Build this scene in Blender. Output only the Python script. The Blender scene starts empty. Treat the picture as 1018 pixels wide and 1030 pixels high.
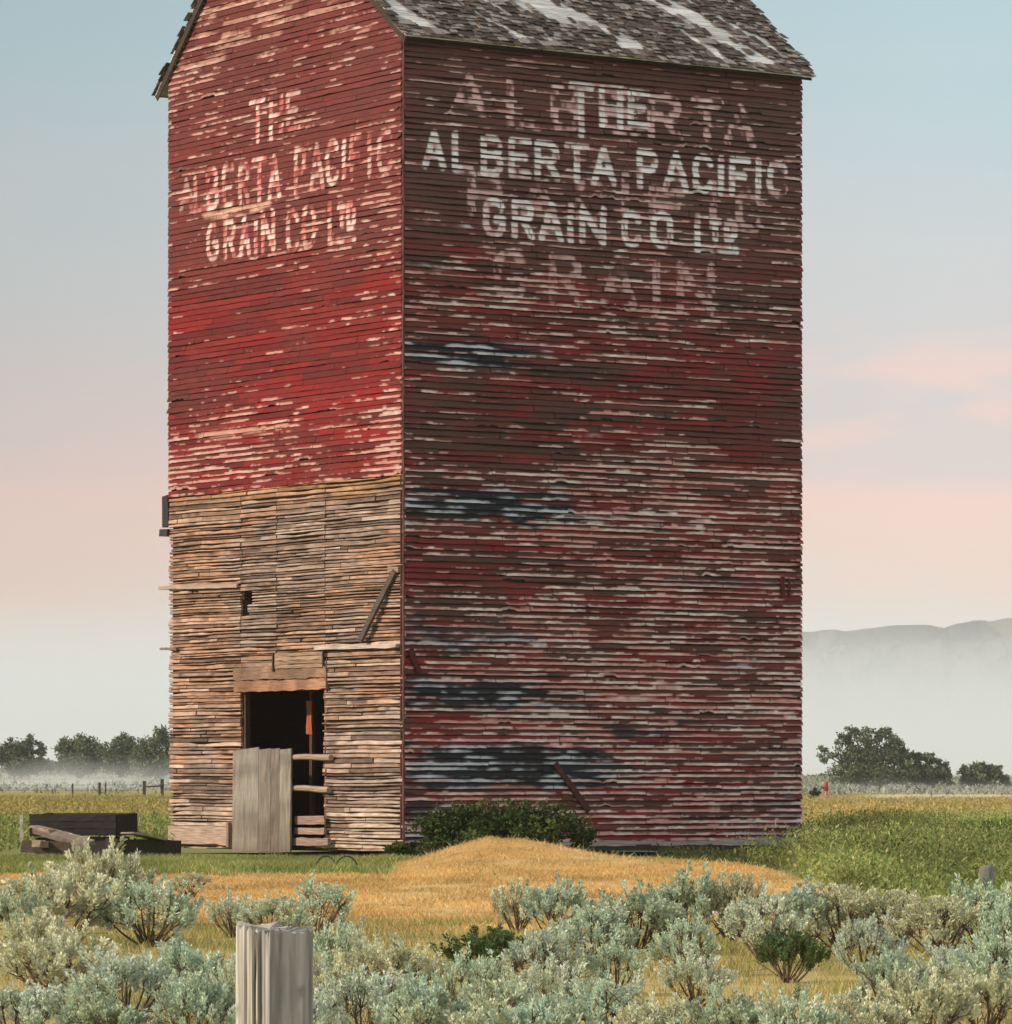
import bpy, math, random
import numpy as np
from mathutils import Vector, Matrix
R = math.radians
SC = bpy.context.scene
COL = SC.collection
random.seed(7)
RNG = np.random.default_rng(11)

# ------------------------------------------------------------------ camera, sky, sun, exposure
F, CX, HY, CAMZ = 4875.0, 509.0, 790.0, 1.35      # focal length in photo pixels, centre column, horizon row, eye height
cam = bpy.data.cameras.new('camera')
cam.sensor_fit = 'HORIZONTAL'; cam.sensor_width = 36.0
cam.lens = 36.0 * F / 1018.0
cam.shift_y = (HY - 515.0) / 1018.0
cam.clip_start = 0.5; cam.clip_end = 30000
camo = bpy.data.objects.new('camera', cam); COL.objects.link(camo)
camo.location = (0, 0, CAMZ); camo.rotation_euler = (R(90), 0, 0)
SC.camera = camo

SUN_EL, SUN_DIR = 27.0, (-0.88, -0.36)              # towards the sun, on plan
SUN_AZ = math.atan2(SUN_DIR[0], SUN_DIR[1])         # clockwise from +Y
sun = bpy.data.lights.new('sun', 'SUN')
sun.energy = 2.7; sun.angle = R(1.5); sun.color = (1.0, 0.83, 0.68)
suno = bpy.data.objects.new('sun', sun); COL.objects.link(suno)
_l = math.hypot(*SUN_DIR)
sv = Vector((SUN_DIR[0]/_l*math.cos(R(SUN_EL)), SUN_DIR[1]/_l*math.cos(R(SUN_EL)), math.sin(R(SUN_EL))))
suno.rotation_euler = sv.to_track_quat('Z', 'Y').to_euler()
suno.location = sv * 100

SC.view_settings.view_transform = 'Standard'; SC.view_settings.look = 'None'
SC.view_settings.exposure = 0.55; SC.view_settings.gamma = 1.0
SC.render.engine = 'CYCLES'
SC.cycles.use_denoising = True
SC.cycles.max_bounces = 6; SC.cycles.diffuse_bounces = 3; SC.cycles.volume_bounces = 3
SC.cycles.transparent_max_bounces = 8

W = bpy.data.worlds.new('World'); SC.world = W; W.use_nodes = True
nt = W.node_tree; nt.nodes.clear()
def N(tree, t, **kw):
    n = tree.nodes.new(t)
    for k, v in kw.items():
        if k.startswith('i_'): n.inputs[k[2:].replace('_', ' ')].default_value = v
        else: setattr(n, k, v)
    return n
def ramp(tree, stops, interp='LINEAR'):
    n = tree.nodes.new('ShaderNodeValToRGB'); cr = n.color_ramp; cr.interpolation = interp
    while len(cr.elements) > 1: cr.elements.remove(cr.elements[-1])
    cr.elements[0].position, cr.elements[0].color = stops[0][0], (*stops[0][1], 1)
    for p, c in stops[1:]:
        e = cr.elements.new(p); e.color = (*c, 1)
    return n
def build_sky():
    L = nt.links.new
    out = N(nt, 'ShaderNodeOutputWorld')
    sky = N(nt, 'ShaderNodeTexSky', sky_type='NISHITA', sun_disc=False, sun_elevation=R(SUN_EL), sun_rotation=SUN_AZ, altitude=900, dust_density=3.0)
    bg1 = N(nt, 'ShaderNodeBackground'); bg1.inputs['Strength'].default_value = 0.10
    L(sky.outputs[0], bg1.inputs['Color'])
    tc = N(nt, 'ShaderNodeTexCoord')
    sep = N(nt, 'ShaderNodeSeparateXYZ'); L(tc.outputs['Generated'], sep.inputs[0])
    # thin high overcast: colour by height above the horizon, broken into soft horizontal banks by noise
    mp = N(nt, 'ShaderNodeMapping'); mp.inputs['Scale'].default_value = (9, 9, 46); mp.inputs['Location'].default_value = (0.35, 0.2, 1.4)
    L(tc.outputs['Generated'], mp.inputs[0])
    nz = N(nt, 'ShaderNodeTexNoise'); nz.inputs['Scale'].default_value = 1.0; nz.inputs['Detail'].default_value = 3.5; nz.inputs['Roughness'].default_value = .5
    L(mp.outputs[0], nz.inputs['Vector'])
    nzc = N(nt, 'ShaderNodeMath', operation='MULTIPLY_ADD'); nzc.inputs[1].default_value = 0.044; nzc.inputs[2].default_value = -0.022
    L(nz.outputs[0], nzc.inputs[0])
    el = N(nt, 'ShaderNodeMath', operation='ADD'); L(sep.outputs['Z'], el.inputs[0]); L(nzc.outputs[0], el.inputs[1])
    sc = N(nt, 'ShaderNodeMath', operation='MULTIPLY'); sc.inputs[1].default_value = 4.0; L(el.outputs[0], sc.inputs[0])
    rp = ramp(nt, [(0.0, (.66, .72, .70)), (0.08, (.66, .69, .66)), (0.13, (.73, .62, .56)), (0.17, (.80, .57, .49)), (0.225, (.83, .555, .495)), (0.26, (.68, .54, .52)),
                   (0.30, (.60, .54, .54)), (0.44, (.545, .565, .57)), (0.60, (.41, .56, .60)), (0.76, (.38, .52, .57)), (1.0, (.64, .67, .68))])
    L(sc.outputs[0], rp.inputs[0])
    # small lit pink bank
    mp2 = N(nt, 'ShaderNodeMapping'); mp2.inputs['Scale'].default_value = (15, 15, 75); mp2.inputs['Location'].default_value = (3.1, 0.4, 0.2)
    L(tc.outputs['Generated'], mp2.inputs[0])
    nz2 = N(nt, 'ShaderNodeTexNoise'); nz2.inputs['Scale'].default_value = 1.0; nz2.inputs['Detail'].default_value = 3
    L(mp2.outputs[0], nz2.inputs['Vector'])
    m2 = N(nt, 'ShaderNodeMapRange'); m2.inputs[1].default_value = .46; m2.inputs[2].default_value = .60; L(nz2.outputs[0], m2.inputs[0])
    win = ramp(nt, [(0.0, (0, 0, 0)), (.12, (.3, .3, .3)), (.22, (.85, .85, .85)), (.32, (.85, .85, .85)), (.40, (0, 0, 0))]); 
    zs = N(nt, 'ShaderNodeMath', operation='MULTIPLY'); zs.inputs[1].default_value = 4.0; L(sep.outputs['Z'], zs.inputs[0]); L(zs.outputs[0], win.inputs[0])
    mm0 = N(nt, 'ShaderNodeMath', operation='MULTIPLY'); L(m2.outputs[0], mm0.inputs[0]); L(win.outputs[0], mm0.inputs[1])
    bx = N(nt, 'ShaderNodeMapRange'); bx.inputs[1].default_value = -.10; bx.inputs[2].default_value = .06; bx.inputs[3].default_value = .15; bx.inputs[4].default_value = 1.0; L(sep.outputs['X'], bx.inputs[0])
    mm = N(nt, 'ShaderNodeMath', operation='MULTIPLY'); L(mm0.outputs[0], mm.inputs[0]); L(bx.outputs[0], mm.inputs[1])
    mix = N(nt, 'ShaderNodeMix', data_type='RGBA'); L(mm.outputs[0], mix.inputs[0]); L(rp.outputs[0], mix.inputs[6]); mix.inputs[7].default_value = (.88, .56, .48, 1)
    bg2 = N(nt, 'ShaderNodeBackground'); bg2.inputs['Strength'].default_value = 0.80
    # the sky colour darkens towards the left: a slow change with bearing
    th = N(nt, 'ShaderNodeMapRange'); th.inputs[1].default_value = -.11; th.inputs[2].default_value = .09; th.inputs[3].default_value = .76; th.inputs[4].default_value = 1.0
    L(sep.outputs['X'], th.inputs[0])
    mt = N(nt, 'ShaderNodeMix', data_type='RGBA', blend_type='MULTIPLY'); mt.inputs[0].default_value = 1; L(mix.outputs[2], mt.inputs[6]); L(th.outputs[0], mt.inputs[7])
    L(mt.outputs[2], bg2.inputs['Color'])
    ms = N(nt, 'ShaderNodeMixShader'); ms.inputs[0].default_value = 0.88
    L(bg1.outputs[0], ms.inputs[1]); L(bg2.outputs[0], ms.inputs[2]); L(ms.outputs[0], out.inputs['Surface'])
build_sky()

# ------------------------------------------------------------------ helpers
def vnoise(x, y, seed=0):
    """smooth value noise in 0..1 (numpy)"""
    r = np.random.default_rng(seed).random((256, 256))
    xi = np.floor(x).astype(int); yi = np.floor(y).astype(int)
    fx = x - xi; fy = y - yi
    fx = fx*fx*(3-2*fx); fy = fy*fy*(3-2*fy)
    a = r[yi % 256, xi % 256]; b = r[yi % 256, (xi+1) % 256]
    c = r[(yi+1) % 256, xi % 256]; d = r[(yi+1) % 256, (xi+1) % 256]
    return (a*(1-fx)+b*fx)*(1-fy) + (c*(1-fx)+d*fx)*fy
def fbm(x, y, seed=0, oct=4, gain=.5):
    s = 0; a = 1; t = 0
    for o in range(oct):
        s = s + a*vnoise(x*2**o + 17*o, y*2**o + 31*o, seed+o); t += a; a *= gain
    return s/t
def sstep(a, b, x):
    t = np.clip((x-a)/(b-a), 0, 1); return t*t*(3-2*t)
def lerp(a, b, t):
    t = np.asarray(t)[..., None]; return np.asarray(a)*(1-t) + np.asarray(b)*t

def mesh_np(name, v, f, mat, parent=None, col=None, smooth=False, loc=None):
    v = np.asarray(v, dtype=np.float32).reshape(-1, 3); f = np.asarray(f, dtype=np.int32)
    k = f.shape[1]
    me = bpy.data.meshes.new(name)
    me.vertices.add(len(v)); me.vertices.foreach_set('co', v.ravel())
    me.loops.add(f.size); me.loops.foreach_set('vertex_index', f.ravel())
    me.polygons.add(len(f)); me.polygons.foreach_set('loop_start', np.arange(len(f), dtype=np.int32)*k)
    me.update(calc_edges=True)
    me.polygons.foreach_set('use_smooth', np.full(len(f), bool(smooth)))
    if col is not None:
        c = np.ones((len(v), 4), dtype=np.float32); c[:, :3] = np.asarray(col).reshape(-1, 3)
        at = me.color_attributes.new('tint', 'FLOAT_COLOR', 'POINT'); at.data.foreach_set('color', c.ravel())
    me.materials.append(mat); me.validate()
    o = bpy.data.objects.new(name, me); COL.objects.link(o)
    if parent is not None: o.parent = parent
    if loc is not None: o.location = loc
    return o
def tag(o, label=None, cat=None, group=None, kind=None):
    if label: o['label'] = label
    if cat: o['category'] = cat
    if group: o['group'] = group
    if kind: o['kind'] = kind
    return o
def empty(name, loc=(0, 0, 0), rz=0.0):
    o = bpy.data.objects.new(name, None); COL.objects.link(o); o.location = loc; o.rotation_euler = (0, 0, rz); o.empty_display_size = .2
    return o
class MB:
    """collects quads with tint into one mesh"""
    def __init__(s): s.v = []; s.f = []; s.c = []; s.n = 0
    def add(s, v, f, c):
        v = np.asarray(v, float); s.v.append(v); s.f.append(np.asarray(f)+s.n); s.c.append(np.broadcast_to(np.asarray(c, float), v.shape)); s.n += len(v)
    def beam(s, p0, p1, w, h, c, jit=.0, seg=1, up=(0, 0, 1), taper=1.0, rnd=None):
        """board from p0 to p1; w across, h along 'up'"""
        rnd = rnd or RNG
        p0 = np.array(p0, float); p1 = np.array(p1, float); d = p1-p0; L = np.linalg.norm(d); d /= L
        up = np.array(up, float); sd = np.cross(d, up); sd /= np.linalg.norm(sd); u2 = np.cross(sd, d)
        vs = []
        for i in range(seg+1):
            t = i/seg; k = 1+(taper-1)*t
            for a, b in ((-1, -1), (1, -1), (1, 1), (-1, 1)):
                vs.append(p0+d*L*t + sd*(a*w*k/2) + u2*(b*h*k/2) + rnd.normal(0, 1, 3)*jit)
        fs = []
        for i in range(seg):
            for j in range(4):
                a = i*4+j; b = i*4+(j+1) % 4
                fs.append((a, b, b+4, a+4))
        fs.append((3, 2, 1, 0)); e = seg*4; fs.append((e, e+1, e+2, e+3))
        s.add(vs, fs, np.asarray(c))
    def tube(s, pts, r, c, n=6):
        pts = np.asarray(pts, float); m = len(pts); r = np.broadcast_to(r, (m,))
        vs = []
        for i in range(m):
            d = pts[min(i+1, m-1)]-pts[max(i-1, 0)]; d = d/(np.linalg.norm(d)+1e-9)
            a = np.cross(d, (0.13, .2, 1) if abs(d[2]) < .9 else (1, .1, 0)); a /= np.linalg.norm(a)+1e-9; b = np.cross(d, a)
            for k in range(n):
                t = 2*math.pi*k/n; vs.append(pts[i]+r[i]*(a*math.cos(t)+b*math.sin(t)))
        fs = []
        for i in range(m-1):
            for k in range(n):
                fs.append((i*n+k, i*n+(k+1) % n, (i+1)*n+(k+1) % n, (i+1)*n+k))
        if n == 4:
            fs.append((3, 2, 1, 0)); e = (m-1)*4; fs.append((e, e+1, e+2, e+3))
        else:
            cen0 = len(vs); vs.append(pts[0]); vs.append(pts[-1]); e = (m-1)*n
            for k in range(0, n, 2):
                fs.append((cen0, (k+2) % n, (k+1) % n, k)); fs.append((cen0+1, e+k, e+(k+1) % n, e+(k+2) % n))
        s.add(vs, fs, np.asarray(c))
    def build(s, name, mat, parent=None, smooth=False, loc=None):
        return mesh_np(name, np.concatenate(s.v), np.concatenate(s.f), mat, parent, np.concatenate(s.c), smooth, loc)

def tint_mat(name, rough=.8, spec=.25, streak=None, amount=.25, bump=.0, transl=0.0, mottle=None):
    """material driven by the mesh's own paint/wood tint, broken up by grain noise"""
    m = bpy.data.materials.new(name); m.use_nodes = True; t = m.node_tree; t.nodes.clear(); L = t.links.new
    out = N(t, 'ShaderNodeOutputMaterial'); b = N(t, 'ShaderNodeBsdfPrincipled')
    b.inputs['Roughness'].default_value = rough; b.inputs['Specular IOR Level'].default_value = spec
    at = N(t, 'ShaderNodeVertexColor', layer_name='tint')
    src = at.outputs['Color']
    if streak:
        tc = N(t, 'ShaderNodeTexCoord'); mp = N(t, 'ShaderNodeMapping'); mp.inputs['Scale'].default_value = streak
        L(tc.outputs['Object'], mp.inputs[0])
        nz = N(t, 'ShaderNodeTexNoise'); nz.inputs['Scale'].default_value = 1; nz.inputs['Detail'].default_value = 5; nz.inputs['Roughness'].default_value = .65
        L(mp.outputs[0], nz.inputs['Vector'])
        mr = N(t, 'ShaderNodeMapRange'); mr.inputs[1].default_value = .25; mr.inputs[2].default_value = .75
        mr.inputs[3].default_value = 1-amount; mr.inputs[4].default_value = 1+amount; L(nz.outputs[0], mr.inputs[0])
        mx = N(t, 'ShaderNodeMix', data_type='RGBA', blend_type='MULTIPLY'); mx.inputs[0].default_value = 1
        L(src, mx.inputs[6]); L(mr.outputs[0], mx.inputs[7]); src = mx.outputs[2]
        if bump:
            bp = N(t, 'ShaderNodeBump'); bp.inputs['Strength'].default_value = bump; bp.inputs['Distance'].default_value = .01
            L(nz.outputs[0], bp.inputs['Height']); L(bp.outputs[0], b.inputs['Normal'])
    L(src, b.inputs['Base Color'])
    sh = b.outputs[0]
    if transl:
        tr = N(t, 'ShaderNodeBsdfTranslucent'); L(src, tr.inputs['Color'])
        ms = N(t, 'ShaderNodeMixShader'); ms.inputs[0].default_value = transl; L(sh, ms.inputs[1]); L(tr.outputs[0], ms.inputs[2]); sh = ms.outputs[0]
    L(sh, out.inputs['Surface'])
    return m
M = {
    'siding': tint_mat('painted_siding', .75, .2, (2.6, 2.6, 48), .40, .2),
    'wood_h': tint_mat('old_planks', .85, .15, (2.2, 2.2, 55), .6, .3),
    'wood_v': tint_mat('old_upright_boards', .85, .15, (17, 17, 1.6), .45, .35),
    'wood_any': tint_mat('grey_timber', .85, .15, (6, 12, 18), .40, .3),
    'shingle': tint_mat('roof_shingles', .85, .15, (20, 20, 20), .35, .2),
    'leaf': tint_mat('leaves', .7, .2, transl=.25),
    'sage': tint_mat('sage_leaves', .8, .15, transl=.25),
    'blade': tint_mat('grass_blades', .75, .15, transl=.3),
    'bark': tint_mat('bark', .9, .1, (30, 30, 8), .3),
    'metal': tint_mat('dark_metal', .6, .4),
    'paintmetal': tint_mat('red_metal', .5, .4, (9, 9, 9), .25),
    'soil': tint_mat('ground', .95, .1, (2.2, 2.2, 2.2), .28, .35),
    'rock': tint_mat('rimrock', .95, .1, (.012, .012, .03), .25),
}

# ------------------------------------------------------------------ the lie of the land
def gz(x, y):
    x = np.asarray(x, float); y = np.asarray(y, float)
    z = (fbm(x*.35+50, y*.12+50, 3)-.5)*.10*sstep(10, 40, y)*(1-sstep(90, 130, y)*.4)
    sx = np.where(x < -.25, .78, 1.38)
    md = np.exp(-.5*((x+.25)/sx)**2 - .5*((y-86)/4.6)**2)
    z = z + md*(.385 + .22*(fbm(x*1.6+9, y*.7+3, 21)-.5))
    z = z + .10*np.exp(-.5*((x-1.8)/1.6)**2-.5*((y-78)/4)**2)
    z = z - .3*np.exp(-((x-0)**2+(y+2)**2)/200)
    z = z - .11*sstep(76, 92, y)*(1-sstep(106, 120, y))*(1-.5*md)
    far = sstep(430, 720, y)*(2.2+1.1*sstep(30, -60, x))
    return z + far
def at(px, y, Y):
    return Vector(((px-CX)/F*Y, Y, CAMZ-(y-HY)/F*Y))
def ground_pt(px, Y):
    x = (px-CX)/F*Y; return Vector((x, Y, float(gz(x, Y))))

def ground_color(x, y):
    px = CX + F*x/np.maximum(y, 5)
    n1 = fbm(x*.8, y*.25, 40); n2 = fbm(x*.25+9, y*.08, 44); n3 = fbm(px*.012, np.log(np.maximum(y, 1))*22, 48); n4 = fbm(px*.05, np.log(np.maximum(y, 1))*60, 52)
    gold = lerp((.62, .39, .14), (.52, .30, .095), n1)
    gold = lerp(gold, (.64, .48, .22), sstep(.45, .7, n2)*.8); gold = lerp(gold, (.30, .22, .09), sstep(.56, .72, fbm(x*.9+5, y*.5, 47))*.55)
    near = lerp((.46, .35, .14), (.28, .25, .09), sstep(.35, .65, n1))
    green = lerp((.19, .23, .065), (.29, .28, .10), n1)
    straw = lerp((.50, .40, .16), (.42, .33, .12), n3)
    olive = lerp((.36, .29, .09), (.24, .22, .06), sstep(.3, .7, n3))
    olive = lerp(olive, (.44, .36, .13), sstep(.55, .75, n4)*.6)
    lgreen = lerp((.22, .25, .07), (.30, .29, .09), n3)
    sagef = lerp((.30, .31, .22), (.38, .38, .30), n4)
    yy = y + (n1-.5)*8
    c = lerp(near, gold, sstep(43, 49, yy))
    yb = np.where(px < 395, 74, np.where(px < 690, 94, 94-(px-690)*.20)); 
    yb = np.where(px < 480, 74 + 9*(fbm(x*1.3, y*.2, 91)-.5) + sstep(370, 430, px+40*(vnoise(y*.35, x*0, 93)-.5))*22, yb)
    g = sstep(-1, 1, y-yb+(n1-.5)*2.5)
    c = lerp(c, green, g)
    left = px < 480
    yl = y*(1+.12*(n3-.5))
    cl = lerp(c, lgreen, sstep(105, 135, yl)); cl = lerp(cl, olive, sstep(360, 430, yl)); cl = lerp(cl, straw, (sstep(230, 250, yl)-sstep(285, 310, yl))*.6)
    cr = lerp(c, straw, sstep(150, 175, yl)); cr = lerp(cr, olive, sstep(225, 245, yl)); cr = lerp(cr, (.62, .54, .36), (sstep(430, 445, y)-sstep(500, 520, y))*sstep(860, 890, px)*.9)
    c = np.where(left[..., None], cl, cr)
    c = lerp(c, sagef, sstep(505, 545, y))
    return np.clip(c, 0, 1)

def build_ground():
    ys = [-200, -120, -60, -25, 0, 8]
    y = 14.0
    while y < 5800: ys.append(y); y *= 1.0085
    ys.append(5850.0); ys = np.array(ys)
    t = np.linspace(-1, 1, 241); t = .13*t + .95*t**5
    wd = np.maximum(ys, 25)
    X = t[None, :]*wd[:, None]; Y = np.repeat(ys[:, None], len(t), 1)
    Z = gz(X, Y)
    v = np.stack([X, Y, Z], -1).reshape(-1, 3)
    n, m = X.shape; i = np.arange(n*m).reshape(n, m)
    f = np.stack([i[:-1, :-1], i[:-1, 1:], i[1:, 1:], i[1:, :-1]], -1).reshape(-1, 4)
    o = mesh_np('ground', v, f, M['soil'], None, ground_color(X, Y).reshape(-1, 3), True)
    tag(o, kind='structure')
build_ground()

def build_mesa():
    prof = [(560, 715), (640, 680), (700, 655), (760, 642), (808, 636), (850, 634), (880, 629), (915, 627), (932, 629), (948, 632), (957, 629), (975, 626), (1018, 622), (1080, 617), (1200, 622), (1350, 655), (1450, 715)]
    px = np.linspace(560, 1450, 260); py = np.interp(px, [p[0] for p in prof], [p[1] for p in prof]) + (fbm(px*.06, px*0+3, 70)-.5)*2.2
    D = 4600.0
    rows = [(-700, -6, 0), (-520, .18, 0), (-330, .42, 0), (-160, .70, .0), (-70, .86, 0), (-38, .90, 1), (-26, .985, 1), (0, 1.0, 1), (300, .99, .3), (600, .5, 0), (900, -6, 0)]
    V = []; Cc = []
    rows = np.array(rows, float); tt = np.linspace(0, len(rows)-1, 61)
    rows = np.stack([np.interp(tt, np.arange(len(rows)), rows[:, q]) for q in range(3)], -1)
    for dy, k, rim in rows:
        Y = D+dy + (fbm(px*.03, px*0+dy*.01, 75)-.5)*220
        x = (px-CX)/F*D; top = CAMZ+(HY-py)/F*D
        z = top*k if k >= 0 else x*0+k
        if 0 < k < .9: z = z + (fbm(px*.08, px*0+k*9, 77)-.5)*10
        V.append(np.stack([x, Y, z], -1))
        rk = rim*sstep(.35, .55, fbm(px*.02+4, px*0, 79))
        Cc.append(lerp(lerp((.085, .085, .065), (.12, .115, .08), fbm(px*.05, px*0+k*20, 81)), (.02, .02, .022), rk))
    V = np.array(V); Cc = np.array(Cc); n, m = V.shape[:2]; i = np.arange(n*m).reshape(n, m)
    f = np.stack([i[:-1, :-1], i[:-1, 1:], i[1:, 1:], i[1:, :-1]], -1).reshape(-1, 4)
    tag(mesh_np('hills', V.reshape(-1, 3), f, M['rock'], None, Cc.reshape(-1, 3)), kind='structure')
build_mesa()

# ------------------------------------------------------------------ air: even haze and banks of mist
def vol_mat(name, dens, col=(1, 1, 1), aniso=.25):
    m = bpy.data.materials.new(name); m.use_nodes = True; t = m.node_tree; t.nodes.clear()
    out = N(t, 'ShaderNodeOutputMaterial'); p = N(t, 'ShaderNodeVolumePrincipled')
    p.inputs['Color'].default_value = (*col, 1); p.inputs['Density'].default_value = dens; p.inputs['Anisotropy'].default_value = aniso
    t.links.new(p.outputs[0], out.inputs['Volume']); return m
def build_haze():
    x, y0, y1, z0, z1 = 5650., -210., 6200., -9., 215.
    v = [(-x, y0, z0), (x, y0, z0), (x, y1, z0), (-x, y1, z0), (-x, y0, z1), (x, y0, z1), (x, y1, z1), (-x, y1, z1)]
    f = [(3, 2, 1, 0), (4, 5, 6, 7), (0, 1, 5, 4), (1, 2, 6, 5), (2, 3, 7, 6), (3, 0, 4, 7)]
    tag(mesh_np('haze', v, f, vol_mat('haze_air', .00009, (.97, .985, 1.0), 0.0)), kind='stuff')
build_haze()
def blob(name, c, s, mat):
    n, m = 16, 32; vs = []; fs = []
    for i in range(n+1):
        a = math.pi*i/n
        for j in range(m):
            b = 2*math.pi*j/m; vs.append((math.sin(a)*math.cos(b)*s[0], math.sin(a)*math.sin(b)*s[1], math.cos(a)*s[2]))
    for i in range(n):
        for j in range(m): fs.append((i*m+j, (i+1)*m+j, (i+1)*m+(j+1) % m, i*m+(j+1) % m))
    return tag(mesh_np(name, vs, fs, mat, None, None, True, c), kind='stuff')
def bank(name, x0, x1, yc, zb, H, L0, mat, seed, wav=.12, p=2.0, n=60, m=14):
    """a mist bank: deep along the ground, thinning away to nothing at its uneven top and at both ends"""
    xs = np.linspace(x0, x1, n); u = np.linspace(-1, 1, n); t = np.linspace(0, 1, m)
    hh = H*(1+wav*2*(fbm(u*4+seed, u*0+seed, 600+seed, 3)-.5)); end = np.clip(1-np.abs(u)**4, 0.02, 1)
    L = L0*(1-t[:, None])**p*end[None]+.002*L0
    X = np.repeat(xs[None], m, 0); Z = zb+t[:, None]*hh[None]; c = yc+.10*L0*(fbm(u*3+seed, u*0, 620+seed, 2)-.5)
    A = np.stack([X, c-L/2, Z], -1).reshape(-1, 3); B = np.stack([X, c+L/2, Z], -1).reshape(-1, 3)
    k = np.arange(n*m).reshape(m, n); q = np.stack([k[:-1, :-1], k[:-1, 1:], k[1:, 1:], k[1:, :-1]], -1).reshape(-1, 4); o = n*m
    f = [q, q[:, ::-1]+o]
    f.append(np.stack([k[0, 1:], k[0, :-1], k[0, :-1]+o, k[0, 1:]+o], -1)); f.append(np.stack([k[-1, :-1], k[-1, 1:], k[-1, 1:]+o, k[-1, :-1]+o], -1))
    f.append(np.stack([k[:-1, 0], k[1:, 0], k[1:, 0]+o, k[:-1, 0]+o], -1)); f.append(np.stack([k[1:, -1], k[:-1, -1], k[:-1, -1]+o, k[1:, -1]+o], -1))
    return tag(mesh_np(name, np.concatenate([A, B]), np.concatenate(f), mat), kind='stuff')
bank('fog', -2600, 3000, 3000, -3, 126, 1500, vol_mat('fog_air', .0050, (.88, .935, .955), 0.0), 2, .05, 1.9)
MIST = vol_mat('mist_air', .026, (.93, .965, .97), 0.0)
bank('mist', -130, -18, 556, -.5, 5.6, 70, MIST, 5, .35, 1.7)
bank('mist', 12, 130, 525, -.5, 2.6, 30, MIST, 9, .35, 1.7)

# ------------------------------------------------------------------ the grain elevator
TH = R(34.0)
UX, UY = math.cos(TH), math.sin(TH)
CORN = np.array([(405-CX)/F*96.8, 96.8])
WA, WB, ZE = 10.016, 9.307, 16.30       # long face, gable face, eave height
def on_right(px, py):
    k = (px-CX)/F                         # (cx + s ux)/(cy + s uy) = k
    s = (k*CORN[1]-CORN[0])/(UX-k*UY); Y = CORN[1]+s*UY
    return s, CAMZ-(py-HY)/F*Y
def on_left(px, py, o=0.0):
    k = (px-CX)/F; a = CORN[0]-o*UX; b = CORN[1]-o*UY
    s = (a-k*b)/(UY+k*UX); Y = b+s*UX
    return s, CAMZ-(py-HY)/F*Y
elev = empty('grain_elevator', (CORN[0], CORN[1], 0), TH)
tag(elev, 'tall red weathered wooden grain elevator with faded white lettering', 'grain elevator')
def RF(s, z, o): return np.stack([s, -o, z], -1)          # long face: outward is -y
def LF(s, z, o): return np.stack([-o, s, z], -1)          # gable face: outward is -x

# --- sign painter's alphabet: strokes in a unit box (x right, y up)
def arc(cx, cy, rx, ry, a0, a1, n=10):
    return [(cx+rx*math.cos(R(a0+(a1-a0)*i/n)), cy+ry*math.sin(R(a0+(a1-a0)*i/n))) for i in range(n+1)]
GL = {
 'A': [[(.0, 0), (.5, 1), (1, 0)], [(.2, .33), (.8, .33)]],
 'L': [[(.05, 1), (.05, 0), (1, 0)]],
 'B': [[(.05, 0), (.05, 1)], [(.05, 1), (.55, 1)]+arc(.55, .77, .38, .23, 90, -90)+[(.05, .54)], [(.55, .54)]+arc(.55, .27, .42, .27, 90, -90)+[(.05, 0)]],
 'E': [[(1, 1), (.05, 1), (.05, 0), (1, 0)], [(.05, .52), (.8, .52)]],
 'R': [[(.05, 0), (.05, 1), (.55, 1)]+arc(.55, .75, .4, .25, 90, -90)+[(.05, .5)], [(.5, .5), (1, 0)]],
 'T': [[(0, 1), (1, 1)], [(.5, 1), (.5, 0)]],
 'P': [[(.05, 0), (.05, 1), (.55, 1)]+arc(.55, .74, .4, .26, 90, -90)+[(.05, .48)]],
 'C': [arc(.52, .7, .47, .3, 20, 180)+arc(.52, .3, .47, .3, 180, 340)],
 'I': [[(.5, 0), (.5, 1)]],
 'F': [[(1, 1), (.05, 1), (.05, 0)], [(.05, .52), (.8, .52)]],
 'G': [arc(.52, .7, .46, .3, 25, 180)+arc(.52, .3, .46, .3, 180, 360)+[(.98, .45), (.6, .45)]],
 'N': [[(.05, 0), (.05, 1), (.95, 0), (.95, 1)]],
 'O': [arc(.5, .7, .46, .3, 0, 180)+arc(.5, .3, .46, .3, 180, 360)+[(.96, .7)]],
 'D': [[(.05, 0), (.05, 1), (.45, 1)]+arc(.45, .5, .5, .5, 90, -90)+[(.05, 0)]],
 'H': [[(.05, 0), (.05, 1)], [(.95, 0), (.95, 1)], [(.05, .5), (.95, .5)]],
 'S': [arc(.5, .76, .44, .24, 30, 270, 12)+arc(.5, .27, .46, .27, 90, -150, 12)],
 'U': [[(0, 0), (1, 0)]],
}
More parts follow.
